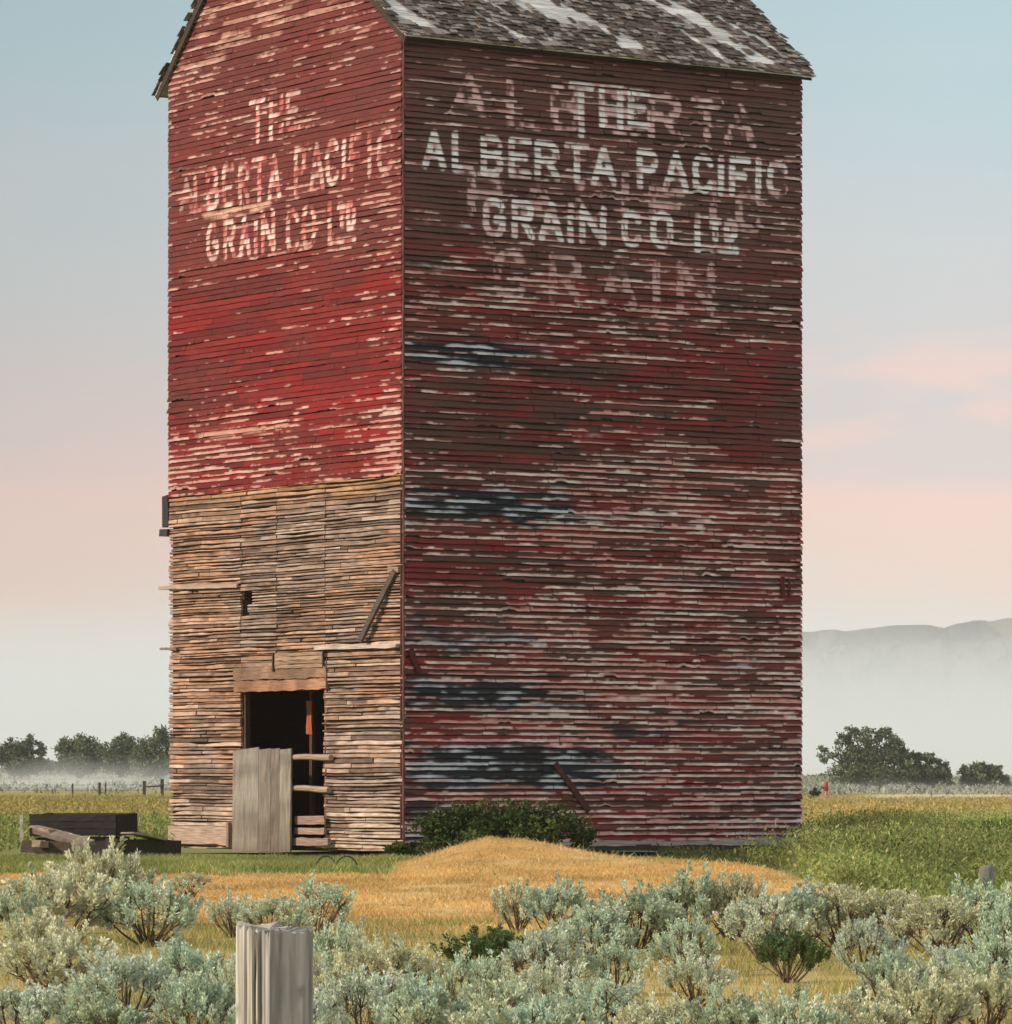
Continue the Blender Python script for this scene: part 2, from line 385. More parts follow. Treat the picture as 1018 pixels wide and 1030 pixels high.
def letter_mask(S, Z, ch, box, w, flip=False):
    """1 inside a painted letter. box = (s0, z0, s1, z1) metres, stroke width w"""
    s0, z0, s1, z1 = box
    dmin = np.full(S.shape, 9.0)
    lo = min(s0, s1)-.2; hi = max(s0, s1)+.2
    sel = (S > lo) & (S < hi) & (Z > z0-.25) & (Z < z1+.25)
    if not sel.any(): return dmin*0
    ss = S[sel]; zz = Z[sel]; dd = np.full(ss.shape, 9.0)
    w2 = w/2
    sg = 1 if s1 > s0 else -1
    for line in GL[ch]:
        P = [(s0+sg*w2+(s1-s0-2*sg*w2)*a, z0+w2+(z1-z0-2*w2)*b) for a, b in line]
        for (ax, ay), (bx, by) in zip(P[:-1], P[1:]):
            dx, dy = bx-ax, by-ay; q = dx*dx+dy*dy+1e-9
            t = np.clip(((ss-ax)*dx+(zz-ay)*dy)/q, 0, 1)
            dd = np.minimum(dd, np.hypot(ss-ax-t*dx, zz-ay-t*dy))
    r = np.zeros(S.shape); r[sel] = 1-sstep(w2-.012, w2+.022, dd)
    return r

# letter, left px, right px, top px (photo), bottom px, strength
SIGN_R = []
for ch, a, b, c, d in [('A', 424, 448, 130, 172), ('L', 453, 478, 132, 175), ('B', 482, 506, 136, 179), ('E', 510, 534, 138, 180), ('R', 536, 563, 141, 183), ('T', 567, 592, 143, 185), ('A', 594, 619, 146, 188),
                       ('P', 639, 662, 149, 192), ('A', 666, 692, 151, 194), ('C', 695, 717, 154, 196), ('I', 720, 729, 156, 198), ('F', 732, 754, 157, 199), ('I', 757, 767, 158, 200), ('C', 770, 792, 161, 200),
                       ('G', 484, 508, 198, 240), ('R', 513, 537, 200, 242), ('A', 541, 566, 202, 245), ('I', 569, 577, 204, 246), ('N', 581, 610, 206, 248), ('C', 624, 645, 211, 250), ('O', 653, 677, 212, 251), ('L', 697, 720, 215, 256), ('U', 716, 743, 249, 256), ('T', 713, 725, 219, 244), ('D', 727, 742, 220, 244)]:
    SIGN_R.append((ch, a, b, c, d, .95))
for ch, a, b, c, d in [('T', 571, 597, 82, 140), ('H', 601, 627, 86, 132), ('E', 630, 653, 89, 130)]: SIGN_R.append((ch, a, b, c, d, .85))
for ch, a, b, c, d in [('A', 452, 490, 73, 120), ('L', 507, 545, 78, 132), ('B', 552, 585, 82, 134), ('E', 601, 643, 88, 138), ('R', 649, 686, 92, 144), ('T', 694, 727, 97, 144), ('A', 727, 760, 103, 150)]: SIGN_R.append((ch, a, b, c, d, .55))
for ch, a, b, c, d in [('P', 468, 508, 170, 222), ('A', 520, 560, 176, 226), ('C', 575, 610, 178, 228), ('I', 621, 635, 172, 226), ('F', 650, 690, 186, 230), ('I', 710, 723, 180, 232), ('C', 738, 768, 190, 236)]: SIGN_R.append((ch, a, b, c, d, .42))
for ch, a, b, c, d in [('G', 494, 530, 250, 304), ('R', 550, 586, 254, 308), ('A', 603, 640, 256, 312), ('I', 652, 667, 258, 318), ('N', 678, 720, 262, 318)]: SIGN_R.append((ch, a, b, c, d, .36))
SIGN_L = []
for ch, a, b, c, d, k in [('T', 252, 268, 101, 142, .9), ('H', 271, 286, 97, 139, .95), ('E', 288, 303, 93, 131, .6),
                       ('A', 181, 195, 180, 213, .35), ('L', 195, 208, 178, 212, .65), ('B', 208, 221, 170, 211, .85), ('E', 224, 236, 167, 208, .75), ('R', 240, 252, 164, 205, .75), ('T', 254, 269, 160, 203, .95), ('A', 270, 283, 156, 199, .85),
                       ('P', 296, 309, 148, 195, .8), ('A', 312, 327, 145, 191, .7), ('C', 328, 342, 141, 186, .85), ('I', 344, 350, 140, 183, .9), ('F', 352, 365, 136, 180, .8), ('I', 369, 376, 134, 178, .6), ('C', 380, 396, 130, 174, .55),
                       ('G', 208, 221, 226, 262, .75), ('R', 225, 238, 222, 260, .75), ('A', 241, 253, 219, 258, .9), ('I', 255, 261, 217, 256, .9), ('N', 263, 278, 213, 254, .9), ('C', 288, 302, 212, 254, .75), ('O', 304, 319, 207, 250, .75), ('L', 330, 345, 203, 245, .75), ('U', 342, 359, 239, 244, .75), ('T', 340, 349, 206, 229, .9), ('D', 349, 359, 203, 231, .85)]:
    SIGN_L.append((ch, a, b, c, d, k))
def sign(S, Z, letters, conv, w):
    strong = np.zeros(S.shape); ghost = np.zeros(S.shape)
    for ch, a, b, c, d, k in letters:
        s0, zt = conv(a, c); s1, zb = conv(b, d)
        ww = w*(1.25 if k < .6 and conv is on_right else 1)
        mk = letter_mask(S, Z, ch, (s0, zb, s1, zt), min(ww, abs(s1-s0)*.8))*k
        if k >= .6: strong = np.maximum(strong, mk)
        else: ghost = np.maximum(ghost, mk)
    return strong, ghost

def clapboards(name, face, zs0, zs1, smin, smax, colour, h=.120, dx=.026, seed=1, rough=1.0, parent=elev, holes=None, tk=.018, gp=.05):
    """lapped siding, every board course with its own wobble, curl, cracks and missing bits; colour(S, Z, K, course) -> tint"""
    rg = np.random.default_rng(seed)
    nrow = int(round((zs1-zs0)/h)); V = []; Fq = []; Cq = []; base = 0
    for r in range(nrow):
        z0 = zs0+r*h; z1 = z0+h
        a, b = smin(z0+.5*h), smax(z0+.5*h)
        if b-a < .15: continue
        n = max(3, int((b-a)/dx)); s = np.linspace(a-rg.uniform(0, .018), b+rg.uniform(0, .014), n+1)
        # board joints along the course
        cuts = [a]; 
        while cuts[-1] < b: cuts.append(cuts[-1]+rg.uniform(1.6, 4.9))
        bi = np.searchsorted(cuts, s)
        nb = len(cuts)+2
        lift = rg.normal(0, .004, nb)[bi]*rough; tilt = rg.normal(0, .0035, nb)[bi]*rough; drop = np.clip(rg.normal(-.002, .006, nb), -.02, .012)[bi]*rough
        t = tk + .007*rg.random(nb)[bi]
        wob = (fbm(s*2.2, s*0+r*3.7, seed+3)-.5)*.018*rough + (vnoise(s*11, s*0+r*5.3, seed+5)-.5)*.007*rough
        curl = np.clip(fbm(s*.55, s*0+r*7.7, seed+7)-.55, 0, 1)*.13*rough
        brk = sstep(.77, .80, fbm(s*.8+5, s*0+r*9.1, seed+9, 4))*(.4+.6*vnoise(s*9, s*0+r, seed+11))         # splintered-off lower edge
        zl = z0 - .014 + drop + wob + brk*.045 + tilt*(s-s.mean())*.3
        o = t + lift + curl
        gap = gp*np.clip(fbm(s*.9+3, s*0+r*6.1, seed+15, 3)-.36, 0, .4)
        pr = [(z1-.010-gap, .003+0*s), (zl+.062, .003+(o-.003)*.60), (zl+.042, .003+(o-.003)*.76), (zl, o+.001), (zl+.004, -.03+0*s)]
        for k, (z, oo) in enumerate(pr):
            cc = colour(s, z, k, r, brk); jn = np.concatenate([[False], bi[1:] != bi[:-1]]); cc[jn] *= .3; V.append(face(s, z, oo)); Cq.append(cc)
        i = base+np.arange(5*(n+1)).reshape(5, n+1)
        q = np.stack([i[1:, :-1], i[1:, 1:], i[:-1, 1:], i[:-1, :-1]], -1)
        if holes is not None:
            sm = (s[:-1]+s[1:])/2; keep = ~holes(sm, z0+.5*h); q = q[:, keep]
        Fq.append(q.reshape(-1, 4)); base += 5*(n+1)
    return mesh_np(name, np.concatenate(V), np.concatenate(Fq), M['siding'], parent, np.concatenate(Cq))

def blot(S, Z, conv, px0, px1, py0, py1, seed, soft=.5):
    s0, z1 = conv(px0, py0); s1, z0 = conv(px1, py1)
    if s0 > s1: s0, s1 = s1, s0
    e = (fbm(S*1.3, Z*5, seed)-.5)
    row = np.random.default_rng(int(abs(np.mean(Z))*900)+seed).normal(0, .7)
    m = sstep(-.05, soft*.3, (S-s0)+e*1.6+row)*sstep(-.05, soft*.3, (s1-S)+e*1.6+row)*sstep(-.05, .12, (Z-z0)+e*.5)*sstep(-.05, .12, (z1-Z)+e*.5)
    return m

SHADES_R = .84*np.array([(.190, .036, .031), (.150, .044, .035), (.125, .052, .040), (.235, .030, .031), (.105, .050, .038), (.17, .050, .040)])
def col_right(s, z, k, r, brk):
    Z = z
    rr = np.random.default_rng(900+r)
    cuts = np.cumsum(rr.uniform(.8, 3.6, 14))-rr.uniform(0, 2); bi = np.searchsorted(cuts, s)
    shade = SHADES_R[rr.integers(0, len(SHADES_R), 16)][bi]
    big = fbm(s*.45+3, Z*.35+7, 110, 4); fine = fbm(s*3.0, Z*0+r*4.1+k*.7, 120, 4); streak = fbm(s*.8+2, Z*0+r*2.3, 130, 3)
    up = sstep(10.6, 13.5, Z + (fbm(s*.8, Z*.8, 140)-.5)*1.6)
    c = lerp(shade, (.122, .062, .050), up*.80 + .32*sstep(.5, .72, big)*(1-up))     # random brown dirt; higher up, a sheen painted in as brown
    c = lerp(c, (.27, .026, .032), sstep(.58, .78, fbm(s*.7+9, Z*2+3, 150, 3))*.6*(1-up*.8))
    low = sstep(6.5, 2.0, Z)
    wear = streak*.55+fine*.45
    # worn boards: bare silver wood, most along the lower lip
    thr = .530 - .045*low + .10*up + .03*sstep(5, 9, s) + .30*np.clip(fbm(s*.22+1, Z*.30+5, 181, 3)-.47, -.12, .25) + .09*(sstep(7.6, 8.3, Z)-sstep(10.2, 10.8, Z))
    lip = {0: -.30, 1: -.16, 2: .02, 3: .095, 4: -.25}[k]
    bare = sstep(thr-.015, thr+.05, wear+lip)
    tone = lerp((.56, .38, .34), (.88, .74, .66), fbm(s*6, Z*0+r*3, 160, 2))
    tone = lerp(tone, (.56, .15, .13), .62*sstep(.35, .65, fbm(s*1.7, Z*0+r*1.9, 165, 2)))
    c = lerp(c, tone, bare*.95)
    # weathered dark blue-grey patches where all paint is gone
    d = np.zeros_like(s)
    for j, (a, b, e, f, w) in enumerate([(405, 520, 342, 372, 1.), (405, 566, 482, 528, 1.), (405, 500, 636, 662, .85), (405, 560, 684, 714, 1.), (405, 620, 746, 796, 1.), (405, 470, 805, 850, .9), (588, 672, 727, 741, .9), (405, 500, 620, 650, .5), (700, 770, 580, 595, .6), (690, 770, 662, 676, .5), (770, 806, 800, 850, .5)]):
        d = np.maximum(d, blot(s, Z, on_right, a, b, e, f, 200+j)*w)
    bw = lerp((.018, .020, .026), (.52, .55, .60), sstep(.48, .72, fbm(s*1.6, Z*0+r*2.7, 175, 4)+lip*1.0))
    c = lerp(c, bw, d)
    # pale scoured strip
    p = blot(s, Z, on_right, 493, 598, 434, 444, 230, .3)+blot(s, Z, on_right, 405, 465, 222, 229, 231, .3)+.7*blot(s, Z, on_right, 432, 470, 268, 274, 232, .3)+.6*blot(s, Z, on_right, 560, 690, 518, 530, 233, .4)
    c = lerp(c, (.66, .63, .62), np.clip(p, 0, 1)*sstep(.35, .6, fine+lip*.6+.1))
    # whitewash lettering
    strong, ghost = sign(s, Z, SIGN_R, on_right, .145)
    if strong.any() or ghost.any():
        worn = fbm(s*4+1, Z*0+r*6.3, 170, 3); rowk = rr.uniform(.82, 1.05)
        cf = {0: .15, 1: .88, 2: 1.0, 3: 1.0, 4: .1}[k]
        a = strong*sstep(.15, .33, worn)*cf*rowk
        g = ghost*sstep(.36, .56, worn)*cf*rowk
        c = lerp(c, lerp((.74, .30, .29), (.88, .68, .65), worn), np.clip(g*1.8, 0, .95))
        c = lerp(c, lerp((.80, .52, .50), (.95, .91, .89), sstep(.30, .52, worn)), np.clip(a*1.05, 0, 1))
    c = lerp(c, (.05, .04, .04), brk*.5)
    return c
SHADES_L = .88*np.array([(.20, .016, .016), (.25, .017, .016), (.155, .017, .016), (.21, .024, .021), (.125, .018, .016)])
def col_left(s, z, k, r, brk):
    Z = z
    rr = np.random.default_rng(1900+r)
    cuts = np.cumsum(rr.uniform(.8, 3.6, 14))-rr.uniform(0, 2); bi = np.searchsorted(cuts, s)
    c = SHADES_L[rr.integers(0, len(SHADES_L), 16)][bi]
    fine = fbm(s*3.0, Z*0+r*4.1+k*.7, 320, 4); streak = fbm(s*.8+2, Z*0+r*2.3, 330, 3)
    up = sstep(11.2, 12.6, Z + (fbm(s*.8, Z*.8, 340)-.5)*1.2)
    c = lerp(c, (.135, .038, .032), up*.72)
    c = lerp(c, (.12, .03, .026), .5*sstep(.5, .75, fbm(s*.5, Z*.9, 350, 3)))
    low = sstep(9.9, 7.8, Z + (fbm(s*.6, Z*.3, 345)-.5)*1.2); edge = sstep(1.9, .2, s)*sstep(15.5, 14.5, Z)
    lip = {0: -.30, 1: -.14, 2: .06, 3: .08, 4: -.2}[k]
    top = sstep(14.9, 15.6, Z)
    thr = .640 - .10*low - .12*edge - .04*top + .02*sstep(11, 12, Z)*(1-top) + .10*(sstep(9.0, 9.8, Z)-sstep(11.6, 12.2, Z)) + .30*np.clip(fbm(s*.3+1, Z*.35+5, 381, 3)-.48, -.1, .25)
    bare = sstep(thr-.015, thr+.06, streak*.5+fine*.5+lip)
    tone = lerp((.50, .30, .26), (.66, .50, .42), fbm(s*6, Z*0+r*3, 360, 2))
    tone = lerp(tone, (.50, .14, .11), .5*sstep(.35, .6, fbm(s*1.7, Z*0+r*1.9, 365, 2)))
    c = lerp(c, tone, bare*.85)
    p = blot(s, Z, on_left, 203, 277, 213, 208.5, 430, .2)*1.0 + blot(s, Z, on_left, 195, 345, 8, 34, 431, .2)*.5*sstep(.5, .6, streak) + blot(s, Z, on_left, 215, 258, 432, 438, 433, .2)*.7
    c = lerp(c, (.60, .36, .27), np.clip(p, 0, 1)*sstep(.3, .5, fine+lip*.5+.1))
    strong, ghost = sign(s, Z, SIGN_L, on_left, .135)
    if strong.any() or ghost.any():
        worn = fbm(s*4+1, Z*0+r*6.3, 370, 3); rowk = rr.uniform(.75, 1.05)
        cf = {0: .25, 1: .9, 2: 1.0, 3: 1., 4: .1}[k]
        a = np.maximum(strong, ghost)*sstep(.20, .44, worn)*cf*rowk
        c = lerp(c, lerp((.62, .18, .16), (.88, .66, .60), sstep(.38, .66, worn)), np.clip(a, 0, .95))
    c = lerp(c, (.08, .035, .03), brk*.5)
    return c

ZB = 7.60                                                       # where the red boards stop on the gable face
RL = (16.27, 9.75, .983)                                        # far roof slope line  z = a + (b-s)*k
RR_ = (16.30, .25, .81)
def gmin(z): return max(0.0, (z+.07-RR_[0])/RR_[2]-RR_[1]+.10)
def gmax(z): return min(WB, RL[1]-(z+.07-RL[0])/RL[2]-.08)
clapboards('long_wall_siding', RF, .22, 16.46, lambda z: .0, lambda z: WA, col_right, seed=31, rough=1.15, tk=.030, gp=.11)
clapboards('gable_wall_siding', LF, ZB-.02, 20.5, gmin, gmax, col_left, seed=57, rough=1.0)

# door opening in the gable face
DS1, DZ1 = on_left(242, 693); DS0, _ = on_left(325, 693); DZ1 = on_left(283, 692)[1]; DZ0 = .04
def stacked_planks():
    """bare cribbed wall below the red boards: planks laid flat, their edges out"""
    rg = np.random.default_rng(77)
    seams = [0.0, on_left(327, 600)[0], on_left(278, 600)[0], on_left(242, 600)[0], WB]
    hole = (on_left(253, 594), on_left(242, 620))
    V = []; Fq = []; Cq = []; base = 0
    pal = np.array((1.0, .95, .98))*np.array([(.10, .065, .045), (.24, .16, .11), (.50, .34, .23), (.42, .27, .18), (.33, .21, .14), (.22, .14, .10), (.56, .41, .30), (.47, .27, .16), (.27, .18, .13), (.62, .47, .36), (.14, .09, .065), (.52, .30, .18), (.19, .13, .095)])
    for sm in seams[1:-1]:
        pass
    z = .03; r = 0
    while z < ZB+.02:
        h = rg.choice([.045, .06, .07, .085, .10])*rg.uniform(.92, 1.08); z1 = min(z+h, ZB+.03); zm = (z+z1)/2
        for si in range(4):
            a0, b0 = seams[si], seams[si+1]
            cuts = [a0]
            while cuts[-1] < b0-.05:
                nx = cuts[-1]+rg.uniform(.9, 3.2); cuts.append(min(nx, b0) if b0-nx > .25 else b0)
            for a, b in zip(cuts[:-1], cuts[1:]):
                spans = [(a, b)]
                if zm < DZ1+.42 and zm > 0:                      # doorway with its header
                    lo, hi = (DS0, DS1) if zm < DZ1 else (DS0-.08, DS1+.12)
                    new = []
                    for (p, q) in spans:
                        if q <= lo or p >= hi: new.append((p, q)); continue
                        if p < lo-.03: new.append((p, lo+rg.uniform(-.03, .03)))
                        if q > hi+.03: new.append((hi+rg.uniform(-.03, .03), q))
                    spans = new
                hz0, hz1 = hole[1][1], hole[0][1]; hs0, hs1 = hole[0][0], hole[1][0]
                if hz0 < zm < hz1:
                    hs1b = hs1 if zm > hz0+.22 else hs1; hs0b = hs0 if zm > hz0+.28 else hs0+.17
                    new = []
                    for (p, q) in spans:
                        if q <= hs0b or p >= hs1b: new.append((p, q)); continue
                        if p < hs0b-.03: new.append((p, hs0b))
                        if q > hs1b+.03: new.append((hs1b, q))
                    spans = new
                for (p, q) in spans:
                    n = max(3, int((q-p)/.045)); s = np.linspace(p+rg.uniform(-.004, .016), q-rg.uniform(-.004, .016), n+1)
                    if p < .01: s[0] -= rg.uniform(-.02, .05)
                    out = np.clip(rg.normal(0, .011), -.03, .022) + (fbm(s*1.6, s*0+r*3.1+si, 401)-.5)*.035
                    rot = sstep(.565, .65, fbm(s*1.2, s*0+r*1.7, 405, 3)*.6+fbm(s*.7, s*0+z*1.6, 407, 3)*.4)
                    out = out - rot*.04
                    sag = (fbm(s*.6, s*0+r*.11, 409)-.5)*.05; eat = np.clip(fbm(s*.75, s*0+r*4.3, 421, 3)-.49, 0, .3)*.15 + np.clip(vnoise(s*9, s*0+r*2.9, 419)-.6, 0, .4)*.012 + .004
                    zone = fbm(s*.5+3, s*0+z*.9, 411, 3)
                    c = pal[rg.integers(0, len(pal))]
                    c = lerp(c, pal[rg.integers(0, len(pal))], fbm(s*2.4, s*0+r*5.7, 415, 3))
                    grey = sstep(.5, .62, zone)*.55
                    c = lerp(c, c.mean(-1, keepdims=True)*np.array([1.04, .92, .84]), grey)
                    c = lerp(c, (.62, .50, .38), .6*sstep(1.3, .7, z+0*s+(zone-.5)*1.2))
                    c = lerp(c, (.50, .27, .11), .6*sstep(7.15, 7.5, z+0*s+(zone-.5)*.5))
                    c = lerp(c, (.10, .065, .05), rot*.75)
                    c = c*(.72+.5*fbm(s*5, s*0+r*8.3, 423, 3))[:, None]
                    tw = rg.uniform(.45, .95)
                    e = rg.uniform(.004, .012)
                    cm = c*(.62+.75*fbm(s*3.3, s*0+r*6.7+si, 427, 3))[:, None]; ct = lerp(c, pal[rg.integers(0, len(pal))], .45)
                    for (zz, oo, cc) in ((z+sag, out-.055, c), (z+e*1.4+sag, out, ct), (z+(z1-z)*rg.uniform(.35, .65)+sag, out-.004*rg.random(), cm), (z1-e+sag-eat, out-.004, c), (z1+sag-eat, out-.055, c)):
                        V.append(LF(s, zz+0*s, oo)); Cq.append(cc)
                    i = base+np.arange(5*(n+1)).reshape(5, n+1)
                    Fq.append(np.stack([i[:-1, :-1], i[1:, :-1], i[1:, 1:], i[:-1, 1:]], -1).reshape(-1, 4))
                    for e_ in (0, n): Fq.append(np.array([[i[0, e_], i[1, e_], i[3, e_], i[4, e_]]]))
                    base += 5*(n+1)
        z = z1+rg.uniform(0, .004); r += 1
    mesh_np('bare_plank_wall', np.concatenate(V), np.concatenate(Fq), M['wood_h'], elev, np.concatenate(Cq))
stacked_planks()

def shell():
    """inner faces, rear walls and floor: what is seen through the doorway and closes the building"""
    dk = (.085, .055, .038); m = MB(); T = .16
    def box(x0, x1, y0, y1, z0, z1, c=dk):
        v = [(x0, y0, z0), (x1, y0, z0), (x1, y1, z0), (x0, y1, z0), (x0, y0, z1), (x1, y0, z1), (x1, y1, z1), (x0, y1, z1)]
        m.add(v, [(3, 2, 1, 0), (4, 5, 6, 7), (0, 1, 5, 4), (1, 2, 6, 5), (2, 3, 7, 6), (3, 0, 4, 7)], c)
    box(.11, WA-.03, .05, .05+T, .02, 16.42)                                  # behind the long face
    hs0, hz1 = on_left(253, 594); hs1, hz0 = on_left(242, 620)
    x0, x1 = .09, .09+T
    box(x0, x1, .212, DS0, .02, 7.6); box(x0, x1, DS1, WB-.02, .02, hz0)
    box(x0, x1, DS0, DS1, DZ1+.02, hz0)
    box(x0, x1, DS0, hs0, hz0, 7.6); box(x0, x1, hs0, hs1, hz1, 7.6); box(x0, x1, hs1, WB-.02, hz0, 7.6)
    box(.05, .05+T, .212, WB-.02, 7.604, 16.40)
    # gable triangle behind the boards
    v = []; rs = 5.21
    for x in (.05, .05+T): v += [(x, .05, 16.404), (x, WB-.05, 16.404), (x, rs, 20.55)]
    m.add(v, [(0, 1, 2, 2), (3, 5, 4, 4), (0, 2, 5, 3), (2, 1, 4, 5), (1, 0, 3, 4)], dk)
    v = []
    for x in (WA-.2, WA-.03): v += [(x, .05, 16.404), (x, WB-.05, 16.404), (x, rs, 20.55)]
    m.add(v, [(0, 1, 2, 2), (3, 5, 4, 4), (0, 2, 5, 3), (2, 1, 4, 5), (1, 0, 3, 4)], (.12, .022, .02))
    box(WA-.03-T, WA-.03, .168, WB-.02, .02, 16.40, (.12, .022, .02))
    box(.26, WA-.2, WB-.02-T, WB-.02, .02, 16.40, (.12, .022, .02))
    box(.262, WA-.2, .17, WB-.19, .0, .10, (.10, .075, .05))
    # partition across the driveway, and bin floor above it
    box(4.4, 4.5, .17, WB-.19, .104, 5.0, (.07, .045, .03)); box(.262, WA-.2, .17, WB-.19, 5.0, 5.2)
    for k in range(12):
        box(4.36, 4.396, .2, WB-.2, .15+k*.4, .15+k*.4+.36, (.075+.03*random.random(), .05, .035))
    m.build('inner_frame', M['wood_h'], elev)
shell()

def tri_fix(): pass
def roof():
    rg = np.random.default_rng(5)
    def slope(name, sgn):
        m = MB()
        a, b, k = RR_ if sgn > 0 else RL
        L = math.hypot(1, k); rs = 5.21
        run = (rs+RR_[1]) if sgn > 0 else (RL[1]-rs)
        n = int(run*L/.135)
        dn = np.array([0, -k, 1.])/L if sgn > 0 else np.array([0, k, 1.])/L     # outward normal
        du = np.array([0, 1, k])/L if sgn > 0 else np.array([0, -1, k])/L       # up the slope
        y0 = -RR_[1] if sgn > 0 else RL[1]
        o = np.array([0, y0, a])
        x0, x1 = -.13, WA+.21
        # sheathing
        e = run*L
        def P(x, d, h): return o + np.array([x, 0, 0]) + du*d + dn*h
        dd = 0.02; j = 0
        while dd < e:
            w = rg.uniform(.14, .2); d1 = min(dd+w, e); c = np.array((.60, .58, .55))*rg.uniform(.75, 1.15)
            xs = np.linspace(x0+rg.uniform(.02, .09), x1-rg.uniform(.03, .1), 3)
            v = [P(xs[0], dd, -.03), P(xs[-1], dd, -.03), P(xs[-1], d1-.012, -.03), P(xs[0], d1-.012, -.03), P(xs[0], dd, .0), P(xs[-1], dd, .0), P(xs[-1], d1-.012, .0), P(xs[0], d1-.012, .0)]
            m.add(v, [(3, 2, 1, 0), (4, 5, 6, 7), (0, 1, 5, 4), (1, 2, 6, 5), (2, 3, 7, 6), (3, 0, 4, 7)], c); dd = d1
        sh = m.build('sheathing', M['wood_h'], None)
        m2 = MB()
        for r in range(n+1):
            d = r*.135 - .03
            x = x0-rg.uniform(0, .08)
            while x < x1:
                w = rg.uniform(.09, .22); ww = min(w, x1+rg.uniform(-.04, .13)-x)
                gone = float(fbm(np.array([(x+d*.75)*1.5+3.0]), np.array([(d-x*.75)*.33+1.0]), 503, 4)[0])
                edge = x1-x < .5 or d < .15
                if ww > .03 and (gone < .575 or edge or rg.random() < .10):
                    t = rg.uniform(.010, .02); ln = .30*rg.uniform(.8, 1.05); dj = rg.normal(0, .018); lf = abs(rg.normal(.012, .016))
                    tone = rg.random(); c = np.array([(.095, .070, .056), (.065, .05, .042), (.12, .09, .072), (.165, .135, .115), (.27, .24, .22)])[min(4, int(tone*5.3))]
                    h0 = .016+lf; dA = d+dj; dB = min(d+ln, e-.005)
                    tw = rg.normal(0, .012)
                    v = [P(x, dA, h0), P(x+ww, dA+tw, h0), P(x+ww, dB, .006), P(x, dB, .006), P(x, dA, h0+t), P(x+ww, dA+tw, h0+t), P(x+ww, dB, .010), P(x, dB, .010)]
                    m2.add(v, [(3, 2, 1, 0), (4, 5, 6, 7), (0, 1, 5, 4), (1, 2, 6, 5), (2, 3, 7, 6), (3, 0, 4, 7)], c)
                x += w+rg.uniform(.002, .012)
        so = m2.build(name, M['shingle'], elev)
        sh.parent = so
        if sgn < 0: so['label'] = 'far roof slope showing only its dark ragged edge'
        else: so['label'] = 'near roof slope of dark shingles with pale bare patches'
    slope('roof', 1); slope('roof', -1)
    # eave and rake boards
    m = MB(); c = (.055, .045, .038)
    a, b, k = RR_
    m.beam((-.10, -.20, 16.26), (WA+.12, -.20, 16.26), .022, .06, (.028, .023, .02), .004, 24); m.build('eave_board', M['wood_h'], elev)
    m = MB()
    for (s0, s1, ln) in ((-.22, 5.2, RR_), (9.70, 5.22, RL)):
        z = (lambda s: ln[0]+(s+ln[1])*ln[2]) if ln is RR_ else (lambda s: ln[0]+(ln[1]-s)*ln[2])
        m.beam((-.085, s0, z(s0)-.12), (-.085, s1, z(s1)-.12), .022, .15, (.07, .045, .038), .004, 16)
    m.build('rake_board', M['wood_h'], elev)
roof()

